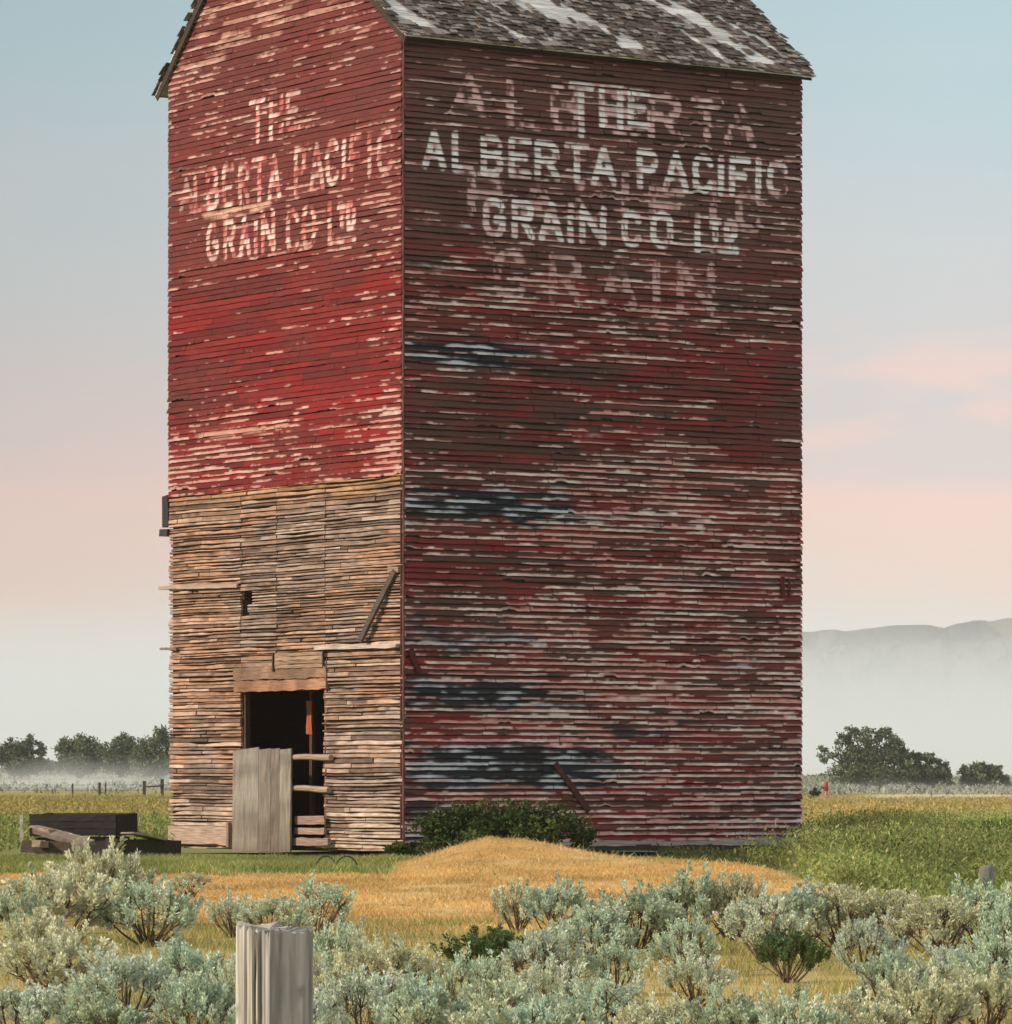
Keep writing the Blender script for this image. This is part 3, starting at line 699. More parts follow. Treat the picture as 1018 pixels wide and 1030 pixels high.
def elevator_parts():
    # header over the doorway: two thick boards
    c1, c2 = (.36, .20, .13), (.26, .165, .115)
    for i, (ya, yb, c) in enumerate(((668, 682, c2), (682, 694, c1))):
        m = MB(); s0, zt = on_left(328, ya); s1, _ = on_left(237, ya); zb = on_left(328, yb)[1]
        m.beam((.018, s0-.04, (zt+zb)/2), (.018, s1+.05, (zt+zb)/2-.04*0), .10, abs(zt-zb)-.025, np.repeat(np.array(c)*(.6+.7*vnoise(np.linspace(0, 14, 25), np.full(25, i*5.1), 63))[:, None], 4, 0), .010, 24); m.build('door_header', M['wood_h'], elev)
    # door jambs
    for s in (DS0+.03, DS1-.03):
        m = MB(); m.beam((.13, s, .05), (.13, s, DZ1), .08, .10, (.22, .08, .055) if s < 4 else (.07, .05, .04), .004, 8, up=(1, 0, 0)); m.build('door_jamb', M['wood_v'], elev)
    # bars and boards across the right side of the doorway
    def bar(pxa, pxb, ya, yb, th, name, c, out=.07, rnd=False):
        s0, z0 = on_left(pxa, ya, out); s1, z1 = on_left(pxb, yb, out); m = MB()
        if rnd: m.tube([(-out, s0+(s1-s0)*t, z0+(z1-z0)*t+.012*math.sin(5*t)) for t in np.linspace(0, 1, 7)], np.array([.055, .06, .062, .06, .065, .07, .065]), c, 8)
        else: m.beam((-out, s0, z0), (-out, s1, z1), .05, th, c, .006, 6)
        return m.build(name, M['wood_h'], elev)
    bar(293, 333, 762, 761.5, .1, 'gate_pole', (.36, .27, .21), .10, True)
    bar(292, 331, 793, 794, .1, 'gate_pole', (.36, .27, .21), .10, True)
    bar(297, 327, 825, 825, .17, 'gate_board', (.30, .20, .16)); bar(297, 327, 836, 836, .13, 'gate_board', (.34, .23, .18)); bar(292, 331, 846.5, 847, .15, 'gate_board', (.29, .21, .17), .13)
    # inner post, with an orange board painting the sunlight on its upper part
    m = MB(); s, _ = on_left(312, 720, -.95); m.beam((1.0, s, .1), (1.0, s, 4.9), .10, .08, (.10, .055, .04), .004, 10, up=(1, 0, 0)); m.build('inner_post', M['wood_v'], elev)
    m = MB(); m.beam((.93, s, 2.42), (.93, s-.02, 3.12), .20, .03, (.38, .11, .045), .006, 5, up=(1, 0, 0)); m.build('sunlit_board', M['wood_v'], elev)
    m = MB(); s, _ = on_left(258, 720, -2.6); m.beam((2.6, s, .1), (2.6, s, 4.9), .16, .14, (.10, .06, .04), .004, 10, up=(1, 0, 0)); m.build('inner_post', M['wood_v'], elev)
    # plank stubs sticking out past the far edge
    def stub(pxa, ya, pxb, yb, th, c, out, name='plank_stub', w=.06):
        s0, z0 = on_left(pxa, ya, out); s1, z1 = on_left(pxb, yb, out); m = MB()
        m.beam((-out, s0, z0), (-out, s1, z1), w, th, c, .006, 8); return m.build(name, M['wood_h'], elev)
    stub(239, 589, 160, 591.5, .085, (.40, .32, .25), .05)
    stub(178, 653, 162, 652.5, .05, (.20, .15, .12), .03)
    # small dark box on the hidden side, its edge showing past the corner
    m = MB(); zt = on_left(168, 497)[1]; zb = on_left(168, 531)[1]
    m.beam((-.02, WB+.15, (zt+zb)/2), (.9, WB+.15, (zt+zb)/2), .26, zt-zb-.06, (.045, .04, .038), .010, 6); m.beam((-.05, WB+.16, zb-.10), (.9, WB+.16, zb-.10), .32, .16, (.05, .045, .04), .006, 4)
    m.build('side_box', M['wood_any'], elev)
    # diagonal strut and ledge
    s0, z0 = on_left(397, 574, .05); s1, z1 = on_left(362, 645, .16); m = MB()
    m.beam((-.05, s0, z0), (-.16, s1, z1), .07, .12, (.10, .085, .075), .004, 8); m.build('strut', M['wood_h'], elev)
    m = MB(); m.beam((-.02, s0-.12, z0+.02), (-.02, s0+.28, z0+.05), .06, .10, (.30, .22, .16), .004, 4); m.build('bracket', M['wood_h'], elev)
    stub(400, 649.5, 318, 652, .075, (.48, .40, .34), .06, 'ledge_board', .1)
    # patched hatch above the door
    s0, zt = on_left(327, 655); s1, zb = on_left(278, 673); m = MB()
    for k in range(4):
        z = zb+(zt-zb)*(k+.5)/4; m.beam((-.045, s0+.03, z), (-.045, s1-.03, z), .03, (zt-zb)/4-.012, [(.34, .22, .15), (.27, .18, .125), (.38, .26, .18), (.30, .21, .15)][k], .005, 8)
    m.build('hatch', M['wood_h'], elev)
    m = MB(); m.beam((-.06, s1+.03, zb-.05), (-.06, s1+.03, zt), .045, .04, (.06, .045, .035), .003, 4, up=(1, 0, 0)); m.build('hatch_rail', M['wood_v'], elev)
    m = MB(); m.beam((-.06, s0-.03, zt-.3), (-.06, s0-.03, zt+.05), .04, .04, (.06, .045, .035), .003, 4, up=(1, 0, 0)); m.build('hatch_rail', M['wood_v'], elev)
    # sill timbers at the far end of the gable face
    s0, zt = on_left(236, 829); s1, zb = on_left(174, 849); m = MB()
    m.beam((-.06, s0+.12, (zt+zb)/2-.02), (-.06, s1, (zt+zb)/2-.02), .12, (zt-zb)*.85, (.40, .30, .23), .008, 10); m.build('sill_timber', M['wood_h'], elev)
    m = MB(); m.beam((-.10, s0+.06, .05), (-.10, s0+.06, zt+.03), .1, .1, (.26, .19, .14), .004, 4, up=(1, 0, 0)); m.build('sill_block', M['wood_v'], elev)
    # long face: skirt, nailed scraps, stay
    m = MB(); m.beam((3.6, -.02, .17), (WA-.05, -.02, .15), .05, .11, (.36, .33, .29), .008, 24); m.build('skirt_board', M['wood_h'], elev)
    m = MB(); m.beam((.03, -.01, .09), (WA-.1, -.01, .06), .05, .13, (.05, .045, .04), .006, 24); m.build('dark_gap_strip', M['wood_h'], elev)  # dark strip standing in for the shaded gap under the skirt
    def scrap(a, b, c, d, w, col, name='nailed_scrap'):
        s0, z0 = on_right(a, b); s1, z1 = on_right(c, d); m = MB()
        m.beam((s0, -.06, z0), (s1, -.065, z1), .035, w, col, .005, 6, up=(0, 0, 1)); return m.build(name, M['wood_any'], elev)
    scrap(557, 768, 591, 816, .13, (.085, .03, .03)); scrap(411, 653, 420, 676, .13, (.085, .025, .025))
    scrap(785, 580, 785.5, 600, .10, (.12, .025, .028)); scrap(792, 582, 792.5, 600, .05, (.10, .03, .03))
    m = MB(); m.beam((.0, -.028, .2), (.0, -.028, 16.3), .05, .03, (.13, .045, .04), .006, 70, up=(1, 0, 0)); m.build('corner_board', M['siding'], elev); m = MB(); m.beam((.022, .05, .1), (.022, .05, 16.4), .05, .07, (.05, .03, .025), .0, 4, up=(1, 0, 0)); m.build('corner_post', M['wood_v'], elev); m = MB(); m.beam((WA-.035, .03, .1), (WA-.035, .03, 16.3), .05, .05, (.11, .03, .026), .0, 4, up=(1, 0, 0)); m.build('corner_post', M['wood_v'], elev)
elevator_parts()

def door_panel():
    """sheet of upright boards leaning across the doorway"""
    s0, zt = on_left(293.5, 753, .17); s1, _ = on_left(235, 753, .17); m = MB(); w = (s1-s0)/4
    root = empty('door_panel', (CORN[0], CORN[1], 0), TH)
    tag(root, 'grey upright board panel leaning across the lower left of the doorway', 'wooden panel')
    cols = [(.225, .205, .17), (.175, .15, .125), (.20, .175, .145), (.25, .23, .195)]
    edges = np.array([0, .19, .34, .55, 1.0])*(s1-s0)+s0
    for k in range(4):
        m = MB(); a = edges[k]+.004; b = edges[k+1]-.004
        m.beam((-.27, (a+b)/2-.13, -.03), (-.17, (a+b)/2, zt+RNG.normal(0, .004)), b-a, .04, np.repeat(np.array(cols[k])*(.72+.5*vnoise(np.linspace(0, 9, 31), np.full(31, k*3.3), 61))[:, None]*lerp((.8, .75, .7), (1, 1, 1), sstep(.0, .55, np.linspace(0, 1, 31))), 4, 0), .0015, 30, up=(1, 0, .04)); bo = m.build('board', M['wood_v'], root)
    m = MB(); m.beam((-.175, s0-.02, zt*.62), (-.175, s1-.08, zt*.62), .05, .1, (.2, .18, .15), .003, 6); m.build('batten', M['wood_h'], root)
door_panel()

# ------------------------------------------------------------------ plants
def leaves(P, D, ln, wd, rg):
    """narrow leaf quads (diamond-ish) at points P along directions D"""
    n = len(P); D = D/(np.linalg.norm(D, axis=1, keepdims=True)+1e-9)
    a = np.cross(D, rg.normal(0, 1, (n, 3))); a /= np.linalg.norm(a, axis=1, keepdims=True)+1e-9
    ln = np.broadcast_to(ln, (n,))[:, None]; wd = np.broadcast_to(wd, (n,))[:, None]
    v = np.stack([P, P+D*ln*.55+a*wd*.5, P+D*ln, P+D*ln*.5-a*wd*.5], 1).reshape(-1, 3)
    f = np.arange(4*n).reshape(n, 4); return v, f

def sage_variant(seed, green=False):
    rg = np.random.default_rng(seed)
    nb = rg.integers(10, 16); stem = MB(); vt = np.array([(1, 1, 1), (.86, .95, .90), (1.05, .98, .90), (.92, 1.0, .98), (.80, .84, .78), (1.04, 1.05, 1.0), (.95, .98, 1.02), (1.0, .92, .82), (.88, .96, .96)])[(seed//13) % 9]; full = rg.choice([.55, .8, 1.0, 1.1]); PV = []; PD = []; PC = []; PL = []
    for i in range(nb):
        ang = 2*math.pi*(i*.618 + rg.uniform(-.08, .08)); rad = .46*math.sqrt((i+.6)/nb)*rg.uniform(.85, 1.12)
        top = (1-.62*(rad/.5)**2)*rg.uniform(.72, 1.0)
        tip = np.array([rad*math.cos(ang), rad*math.sin(ang), top*.78])
        p0 = np.array([rg.normal(0, .035), rg.normal(0, .035), -.08]); mid = np.array([tip[0]*.65, tip[1]*.65, tip[2]*.38])+rg.normal(0, .035, 3)
        bc = np.array([(.14, .095, .065), (.19, .14, .10), (.10, .07, .05)][rg.integers(0, 3)])
        pts = [(1-t)**2*p0+2*t*(1-t)*mid+t*t*tip for t in np.linspace(0, 1, 6)]
        stem.tube(pts, np.linspace(.020, .006, 6), bc, 4)
        npl = rg.integers(8, 12)
        for j in range(npl):
            off = rg.normal(0, 1, 3)*np.array([.07, .07, .075]); base = tip+off-np.array([0, 0, .05])
            out = np.array([base[0], base[1], 0])*.9; ax = np.array([0, 0, 1.])+out+rg.normal(0, .16, 3); ax /= np.linalg.norm(ax)
            L = rg.uniform(.13, .25)
            st = tip*.8+np.array([tip[0], tip[1], 0])*.0; stem.tube([mid*.35+tip*.65, (base+tip)/2, base+ax*L*.6], np.array([.006, .005, .003]), bc*1.15, 4)
            n = int(rg.integers(38, 54)*full); t = rg.random(n)**.8
            side = rg.normal(0, 1, (n, 3)); side -= (side@ax)[:, None]*ax; side /= np.linalg.norm(side, axis=1, keepdims=True)
            r = .030*(1-.55*t)*rg.random(n)**.5
            PV.append(base+ax*(t*L)[:, None]+side*r[:, None]); PD.append(ax*rg.uniform(.7, 1.3, n)[:, None]+side*rg.uniform(.3, .9, n)[:, None])
            PL.append(rg.uniform(.035, .062, n))
            c = np.array((.60, .66, .50)) if not green else np.array((.13, .18, .07))
            hue = rg.normal(0, 1)
            c = c*vt*(1+.17*hue)+np.array((.02, .005, -.012))*rg.normal(0, 1)
            k = c[None]*(1+rg.normal(0, .13, (n, 1)))
            PC.append(np.clip(k, .03, .85))
    # a few dead grey twigs
    for i in range(rg.integers(7, 14)):
        a = rg.uniform(0, 6.28); e = np.array([math.cos(a)*rg.uniform(.2, .55), math.sin(a)*rg.uniform(.2, .55), rg.uniform(.25, .75)])
        m1 = e*.55+rg.normal(0, .04, 3); stem.tube([(0, 0, 0), m1, e], np.array([.010, .007, .003]), (.16, .12, .095), 4)
        for q in range(3):
            e2 = m1*.5+e*.5+rg.normal(0, .09, 3); stem.tube([m1, (m1+e2)/2+rg.normal(0, .015, 3), e2], np.array([.005, .004, .002]), (.15, .11, .085), 4)
    P = np.concatenate(PV); D = np.concatenate(PD); n = len(P)
    v, f = leaves(P, D, np.concatenate(PL), np.full(n, .021)*rg.uniform(.7, 1.4, n), rg)
    c = np.repeat(np.concatenate(PC), 4, 0)
    return stem, (v, f, c)

def sage_proto(i, green=False):
    st, (v, f, c) = sage_variant(600+i*13, green)
    so = st.build('stem', M['bark']); fo = mesh_np('foliage', v, f, M['sage'] if not green else M['leaf'], None, c)
    m1, m2 = so.data, fo.data
    bpy.data.objects.remove(so); bpy.data.objects.remove(fo); return m1, m2
SAGE = [sage_proto(i) for i in range(9)]
GREENS = [sage_proto(20+i, True) for i in range(2)]
def bush(px, w, yt, yb, label, group=None, green=False, name='sagebrush', cat='shrub'):
    Y = CAMZ*F/(yb-HY); g = ground_pt(px, Y)
    W = w/F*Y; H = max(.25, CAMZ-(yt-HY)/F*Y - g.z)
    k = random.randrange(len(GREENS if green else SAGE)); mst, mfo = (GREENS if green else SAGE)[k]
    r = empty(name, g, random.uniform(0, 6.28)); r.scale = (W/1.0, W/1.0, H/.92)
    tag(r, label, cat, group)
    for nm, me in (('stem', mst), ('foliage', mfo)):
        o = bpy.data.objects.new(nm, me); COL.objects.link(o); o.parent = r
    return r
GRP = 'sagebrush of the foreground thicket'
THICK = 'silvery green sagebrush crowded among others in the foreground thicket'
UNIQ = [
 (192, 42, 877, 903, 'small lone sagebrush on the golden grass left of the doorway'),
 (103, 92, 841, 938, 'tall sagebrush rising in front of the dark wagon box'),
 (318, 78, 884, 945, 'rounded sagebrush behind the thick fence post'),
 (738, 62, 875, 950, 'tall pale sagebrush spike against the right end of the golden mound'),
]
for (px, w, yt, yb, lb) in UNIQ: bush(px, w, yt, yb, lb)
bush(495, 88, 932, 990, 'dark green bush among the silvery sagebrush right of the post', green=True, name='green_bush')
bush(792, 70, 934, 985, 'grey green rounded bush in the yellow grass gap at right', green=True, name='green_bush')
LIST = [(58, 125, 872, 955), (150, 95, 884, 955), (12, 70, 893, 962), (60, 125, 932, 1012), (188, 100, 948, 1022), (122, 115, 958, 1032), (18, 95, 985, 1050), (92, 105, 992, 1062), (202, 92, 985, 1062), (150, 90, 905, 985),
 (275, 70, 900, 950), (235, 52, 905, 946), (345, 70, 925, 1000), (392, 95, 940, 1010), (440, 85, 950, 1015), (365, 95, 975, 1050), (425, 100, 985, 1060), (335, 70, 960, 1030),
 (520, 52, 884, 940), (562, 64, 884, 946), (545, 90, 935, 1000), (598, 80, 912, 965), (640, 95, 893, 962), (690, 78, 880, 950), (800, 95, 886, 960), (770, 80, 900, 968), (850, 90, 893, 960), (900, 90, 897, 960), (945, 95, 898, 965), (990, 85, 893, 962), (1015, 70, 905, 975),
 (500, 100, 985, 1062), (560, 90, 970, 1035), (610, 100, 985, 1058), (470, 70, 958, 1022), (700, 70, 955, 1010), (665, 95, 1000, 1072), (735, 100, 998, 1075), (800, 95, 1003, 1080), (865, 95, 995, 1070), (930, 100, 978, 1055), (990, 95, 968, 1045), (1005, 90, 940, 1010), (955, 80, 945, 1005), (895, 80, 960, 1025), (540, 95, 1005, 1085), (300, 90, 1000, 1080), (690, 60, 925, 980), (250, 60, 960, 1040), (620, 60, 945, 1000), (45, 80, 915, 985), (870, 60, 925, 978)]
GAPS = [(440, 950), (150, 905)]
for (px, w, yt, yb) in LIST:
    if (px, yt) in GAPS: continue
    bush(px, w*1.04, yt+random.uniform(-7, 6), yb, THICK, GRP)

def leafy_shrub(name, label, cat, px, Y, w, h, n, seed, pal, group=None, lobes=9, leaf=.06, flat=1.0, base=None, trunk=True, depth=None, gaps=.0, mat='leaf', profile=None):
    """shrub or tree: trunk with limbs, and a crown of many leaf faces spread through several lobes"""
    rg = np.random.default_rng(seed); g = ground_pt(px, Y) if base is None else base
    root = empty(name, g); tag(root, label, cat, group)
    dp = depth or w*.8; PV = []; PC = []; st = MB()
    th = h*.08 if not trunk else h*.22
    cl = profile or []
    if not profile:
        for i in range(lobes):
            a = rg.uniform(-1, 1); zc = rg.uniform(.35, .82)*(1-.42*a*a)
            cl.append((a*w*.36, rg.uniform(-.35, .35)*dp, h*zc, w*rg.uniform(.14, .22), h*rg.uniform(.14, .24)))
    wt = np.array([c[3]**2*c[4] for c in cl]); wt /= wt.sum()
    for (cx, cy, cz, rx, rz), q in zip(cl, wt):
        p0 = np.array([rg.normal(0, .03*w), rg.normal(0, .03*w), -.1]); tip = np.array([cx, cy, cz])
        md = np.array([cx*.35, cy*.35, cz*.5])+rg.normal(0, .02*w, 3)
        r0 = .018*h*(1.5 if trunk else .7)
        st.tube([(1-t)**2*p0+2*t*(1-t)*md+t*t*tip for t in np.linspace(0, 1, 6)], np.linspace(r0, r0*.25, 6), (.075, .06, .048), 5 if False else 6)
        k = max(40, int(n*q))
        # sub-clumps
        m = max(6, k//45); d = rg.normal(0, 1, (m, 3)); d /= np.linalg.norm(d, axis=1, keepdims=True); rr = rg.random(m)**.45
        sc = tip+d*rr[:, None]*np.array([rx, rx*.9, rz])
        ci = rg.integers(0, m, k); sp = rg.normal(0, 1, (k, 3))*np.array([rx, rx, rz])*.17
        PV.append(sc[ci]+sp); pc = pal[rg.integers(0, len(pal), m)]*rg.uniform(.75, 1.3, (m, 1)); PC.append(pc[ci]*rg.uniform(.8, 1.22, (k, 1)))
    P = np.concatenate(PV); P[:, 2] = np.maximum(P[:, 2], .02)
    D = rg.normal(0, 1, (len(P), 3)); v, f = leaves(P, D, leaf*rg.uniform(.7, 1.4, len(P)), leaf*.62, rg)
    if trunk: st.tube([(0, 0, -.3), (0.02*w, 0, th*.6), (0, 0, th)], np.array([.03, .024, .02])*h, (.075, .06, .048), 6)
    st.build('trunk' if trunk else 'stem', M['bark'], root, True)
    mesh_np('crown' if trunk else 'foliage', v, f, M[mat], root, np.repeat(np.clip(np.concatenate(PC), 0.01, 1), 4, 0))
    return root
DG = np.array([(.045, .075, .020), (.06, .095, .025), (.035, .06, .018), (.085, .115, .03)])
leafy_shrub('wild_shrub', 'dark green shrub behind the mound against the long red wall', 'shrub', 503, 92.3, 165/F*92.3, .98, 12000, 3, DG, lobes=13, leaf=.085, trunk=False, depth=1.5,
            profile=[(-1.25, .1, .42, .42, .36), (-.75, -.2, .5, .5, .42), (-.2, .2, .62, .5, .36), (.25, -.2, .6, .5, .4), (.75, .1, .6, .45, .36), (1.25, 0, .5, .36, .34), (1.5, .2, .38, .28, .3), (-.4, -.5, .3, .5, .3), (.6, -.5, .35, .5, .3)])
leafy_shrub('wild_shrub', 'low dark green shrub at the front corner of the elevator', 'shrub', 404, 91.5, .85, .34, 3000, 4, DG, lobes=6, leaf=.07, trunk=False, depth=.8)

TG = np.array([(.11, .14, .075), (.14, .17, .09), (.09, .115, .065), (.165, .195, .11)])  # distance haze painted into paler, greyer leaf greens
def tree(label, px, Y, wpx, ytop, ybase, seed, n=9000, prof=None, name='broadleaf_tree', grp=None, cat='tree', trunk=True, pal=TG, leaf=.34):
    g = ground_pt(px, Y); w = wpx/F*Y; h = CAMZ+(HY-ytop)/F*Y-g.z
    pr = None
    if prof: pr = [(a*w, b*w*.4, c*h, d*w, e*h) for a, b, c, d, e in prof]
    return leafy_shrub(name, label, cat, px, Y, w, h, n, seed, pal, grp, lobes=11, leaf=leaf*Y/560, trunk=trunk, profile=pr)
tree('big spreading dark tree right of the elevator, beyond the field', 872, 555, 104, 729, 797, 31, 15000,
     [(-.36, 0, .50, .10, .09), (-.42, 0, .62, .07, .06), (-.22, .1, .72, .10, .12), (-.12, 0, .92, .07, .07), (-.17, .2, .86, .09, .10), (.02, 0, .80, .13, .13), (.16, .1, .86, .11, .10), (.25, 0, .74, .10, .12), (-.08, .2, .52, .17, .16), (.14, .1, .50, .18, .18), (.32, 0, .46, .13, .16), (-.16, 0, .24, .20, .15), (.12, 0, .22, .24, .16), (.36, 0, .22, .14, .16), (.30, .1, .60, .12, .12)])
tree('smaller rounded tree touching the right side of the big tree', 938, 556, 62, 755, 797, 32, 7000,
     [(-.28, 0, .84, .16, .14), (-.06, 0, .80, .15, .14), (.12, 0, .60, .14, .15), (.22, 0, .42, .12, .15), (-.2, 0, .42, .24, .26), (.05, 0, .34, .2, .26), (.26, 0, .22, .08, .14)])
tree('low rounded bush at the right edge of the far field', 987, 560, 62, 766, 797, 33, 5000, name='round_bush', cat='bush', trunk=False,
     prof=[(-.2, 0, .58, .18, .26), (0, 0, .72, .2, .26), (.24, 0, .56, .18, .26), (-.05, 0, .3, .3, .3), (.38, 0, .3, .12, .22)])
tree('small pale hazy tree between the elevator and the big tree', 830, 900, 40, 779, 794, 34, 2500)
tree('ragged tree at the left edge of the picture', 18, 600, 62, 735, 776, 35, 8000,
     [(-.3, 0, .5, .2, .26), (.0, 0, .55, .18, .22), (.2, 0, .82, .09, .16), (.14, 0, .65, .12, .2), (.32, 0, .62, .1, .16), (.4, 0, .4, .1, .2), (.05, 0, .3, .3, .25), (-.1, 0, .72, .1, .12)])
tree('broad rounded tree, leftmost of the three left of the elevator', 81, 610, 54, 738, 776, 36, 8000,
     [(-.26, 0, .62, .2, .24), (0, 0, .72, .26, .26), (.28, 0, .62, .2, .26), (0, 0, .36, .38, .26), (-.3, 0, .36, .16, .2), (.36, 0, .38, .12, .2)])
tree('middle tree of the three left of the elevator', 121, 620, 40, 739, 776, 37, 6500,
     [(-.22, 0, .6, .24, .24), (.06, 0, .76, .24, .22), (.3, 0, .6, .2, .26), (0, 0, .34, .42, .26)])
tree('tallest of the three trees, half hidden by the elevator', 158, 590, 56, 731, 776, 38, 8000,
     [(-.24, 0, .6, .22, .24), (.06, 0, .78, .24, .2), (.3, 0, .66, .2, .26), (0, 0, .36, .42, .28), (-.34, 0, .4, .14, .2)])
tree('low hazy bush between two trees at far left', 47, 640, 34, 763, 776, 39, 2500, name='round_bush', cat='bush', trunk=False, prof=[(-.2, 0, .55, .3, .35), (.2, 0, .45, .3, .35)])

# ------------------------------------------------------------------ grasses (uncountable)
def grass(name, n, region, hgt, wid, pal, seed, lean=.35, clump=1.6, kind='blade', mat='blade', leafy=False, mottle=.3):
    """blades scattered where region(px, Y, x) holds"""
    rg = np.random.default_rng(seed); PX0, PX1, Y0, Y1 = region[:4]; test = region[4] if len(region) > 4 else None
    u = rg.random(n*2); Y = np.sqrt(Y0**2+(Y1**2-Y0**2)*u); px = rg.uniform(PX0, PX1, n*2); x = (px-CX)/F*Y
    d = fbm(x*clump, Y*clump*.6, seed+1, 3); keep = rg.random(n*2) < sstep(.30, .62, d)+.12
    if test is not None: keep &= test(px, Y, x)
    x, Y, d = x[keep][:n], Y[keep][:n], d[keep][:n]; n = len(x); z = gz(x, Y)
    h = rg.uniform(*hgt, n)*(.6+.8*d); w = rg.uniform(*wid, n)
    a = rg.uniform(0, 6.28, n); ln = rg.normal(0, lean, (n, 2))
    side = np.stack([np.cos(a), np.sin(a), 0*a], -1)*w[:, None]*.5
    B = np.stack([x, Y, z-.02], -1); tip = B+np.stack([ln[:, 0]*h, ln[:, 1]*h, h], -1); mid = B+(tip-B)*.55+np.stack([0*h, 0*h, h*.08], -1)
    if leafy:
        hh = h*sstep(48, 90, Y)*1.0 + h*.25; q = B+np.stack([ln[:, 0]*hh, ln[:, 1]*hh, hh*rg.random(n)**.6], -1)
        dr = rg.normal(0, 1, (n, 3))+np.array([0, 0, .8]); dr /= np.linalg.norm(dr, axis=1, keepdims=True); lf = (w*rg.uniform(1.2, 2.4, n))[:, None]
        v = np.stack([q-dr*lf*.5, q+side*.8, q+dr*lf*.5, q-side*.8], 1)
    else: v = np.stack([B-side, B+side, mid+side*.6, tip], 1)
    pal = np.array(pal); c = pal[rg.integers(0, len(pal), n)]*rg.uniform(.75, 1.25, (n, 1)); c = c*(1-mottle/2+mottle*(.5+1.6*(fbm(x*.8, Y*.22, seed+5, 3)-.5)))[:, None]
    tag(mesh_np(name, v.reshape(-1, 3), np.arange(4*n).reshape(n, 4), M[mat], None, np.repeat(np.clip(c, .01, 1), 4, 0)), kind='stuff')
GOLD = [(.62, .39, .14), (.66, .44, .17), (.55, .33, .105), (.68, .50, .23), (.46, .31, .11)]
grass('dry_grass', 3500, (150, 900, 66, 95), (.05, .15), (.008, .014), [(.60, .46, .20), (.46, .34, .13), (.34, .30, .10), (.66, .54, .28)], 821, .5, 2.2)
grass('dry_grass', 150000, (-30, 1050, 43, 94, lambda p, Y, x: np.where(p < 395, Y < 75+6*(fbm(x*1.3, Y*.2, 91)-.5)*2, np.where(p < 690, Y < 93, Y < 92-(p-690)*.19))), (.025, .075), (.009, .016), GOLD, 801, .6, mottle=.8)
NEARP = [(.54, .42, .17), (.46, .39, .13), (.33, .33, .11), (.62, .50, .25), (.26, .28, .09), (.30, .34, .10)]
grass('dry_grass', 90000, (-40, 1060, 22, 48), (.03, .12), (.004, .009), NEARP, 803, .35, 1.3)
GRN = [(.19, .255, .065), (.25, .30, .08), (.31, .31, .10), (.14, .19, .055), (.40, .35, .14)]
grass('green_grass', 70000, (-30, 425, 70, 97.5, lambda p, Y, x: (Y > 74+5*(fbm(x*1.3, Y*.2, 91)-.5)*2) & (p < 402+60*(vnoise(Y*.35, x*0, 93)-.5))), (.03, .15), (.010, .02), GRN, 805, .4, 1.1, mottle=.7)
wallY = lambda x: CORN[1]+np.maximum(x-CORN[0], 0)*UY/UX-.15
WEED = [(.21, .27, .075), (.27, .32, .09), (.15, .20, .06), (.31, .34, .11), (.36, .35, .14)]
grass('green_weeds', 260000, (600, 1060, 50, 132, lambda p, Y, x: (Y > 93-(p-690)*.20+2*(vnoise(x*1.1, Y*.3, 77)-.5)) & ((p > 812+14*(vnoise(Y*.8, x*0, 78)-.5)) | (Y < 80))), (.08, .56), (.028, .058), WEED, 807, .35, .40, leafy=True, mottle=1.2)
grass('green_weeds', 16000, (600, 830, 78, 103, lambda p, Y, x: (Y > 93-(p-690)*.20) & (Y < wallY(x))), (.05, .20), (.03, .06), [(.05, .07, .022), (.07, .085, .028), (.10, .115, .035)], 808, .35, .40, leafy=True)  # low weeds at the wall foot, its shadow painted into darker greens
grass('green_weeds', 14000, (-40, 172, 100, 150), (.2, .42), (.05, .09), GRN, 809, .35, .5, leafy=True)
OLV = [(.36, .29, .09), (.28, .25, .07), (.44, .35, .12), (.24, .23, .07)]
grass('field_grass', 26000, (-40, 180, 150, 440), (.22, .5), (.06, .14), OLV, 811, .3, .12, leafy=True)
grass('field_grass', 26000, (800, 1060, 165, 430), (.18, .42), (.06, .14), [(.48, .37, .14), (.40, .31, .10), (.54, .43, .18), (.32, .27, .09)], 813, .3, .12, leafy=True)
SGF = [(.30, .32, .23), (.36, .38, .29), (.24, .26, .18), (.20, .20, .14)]
grass('far_sage', 22000, (-40, 1060, 500, 720), (.2, .55), (.2, .45), SGF, 815, .5, .06, leafy=True)

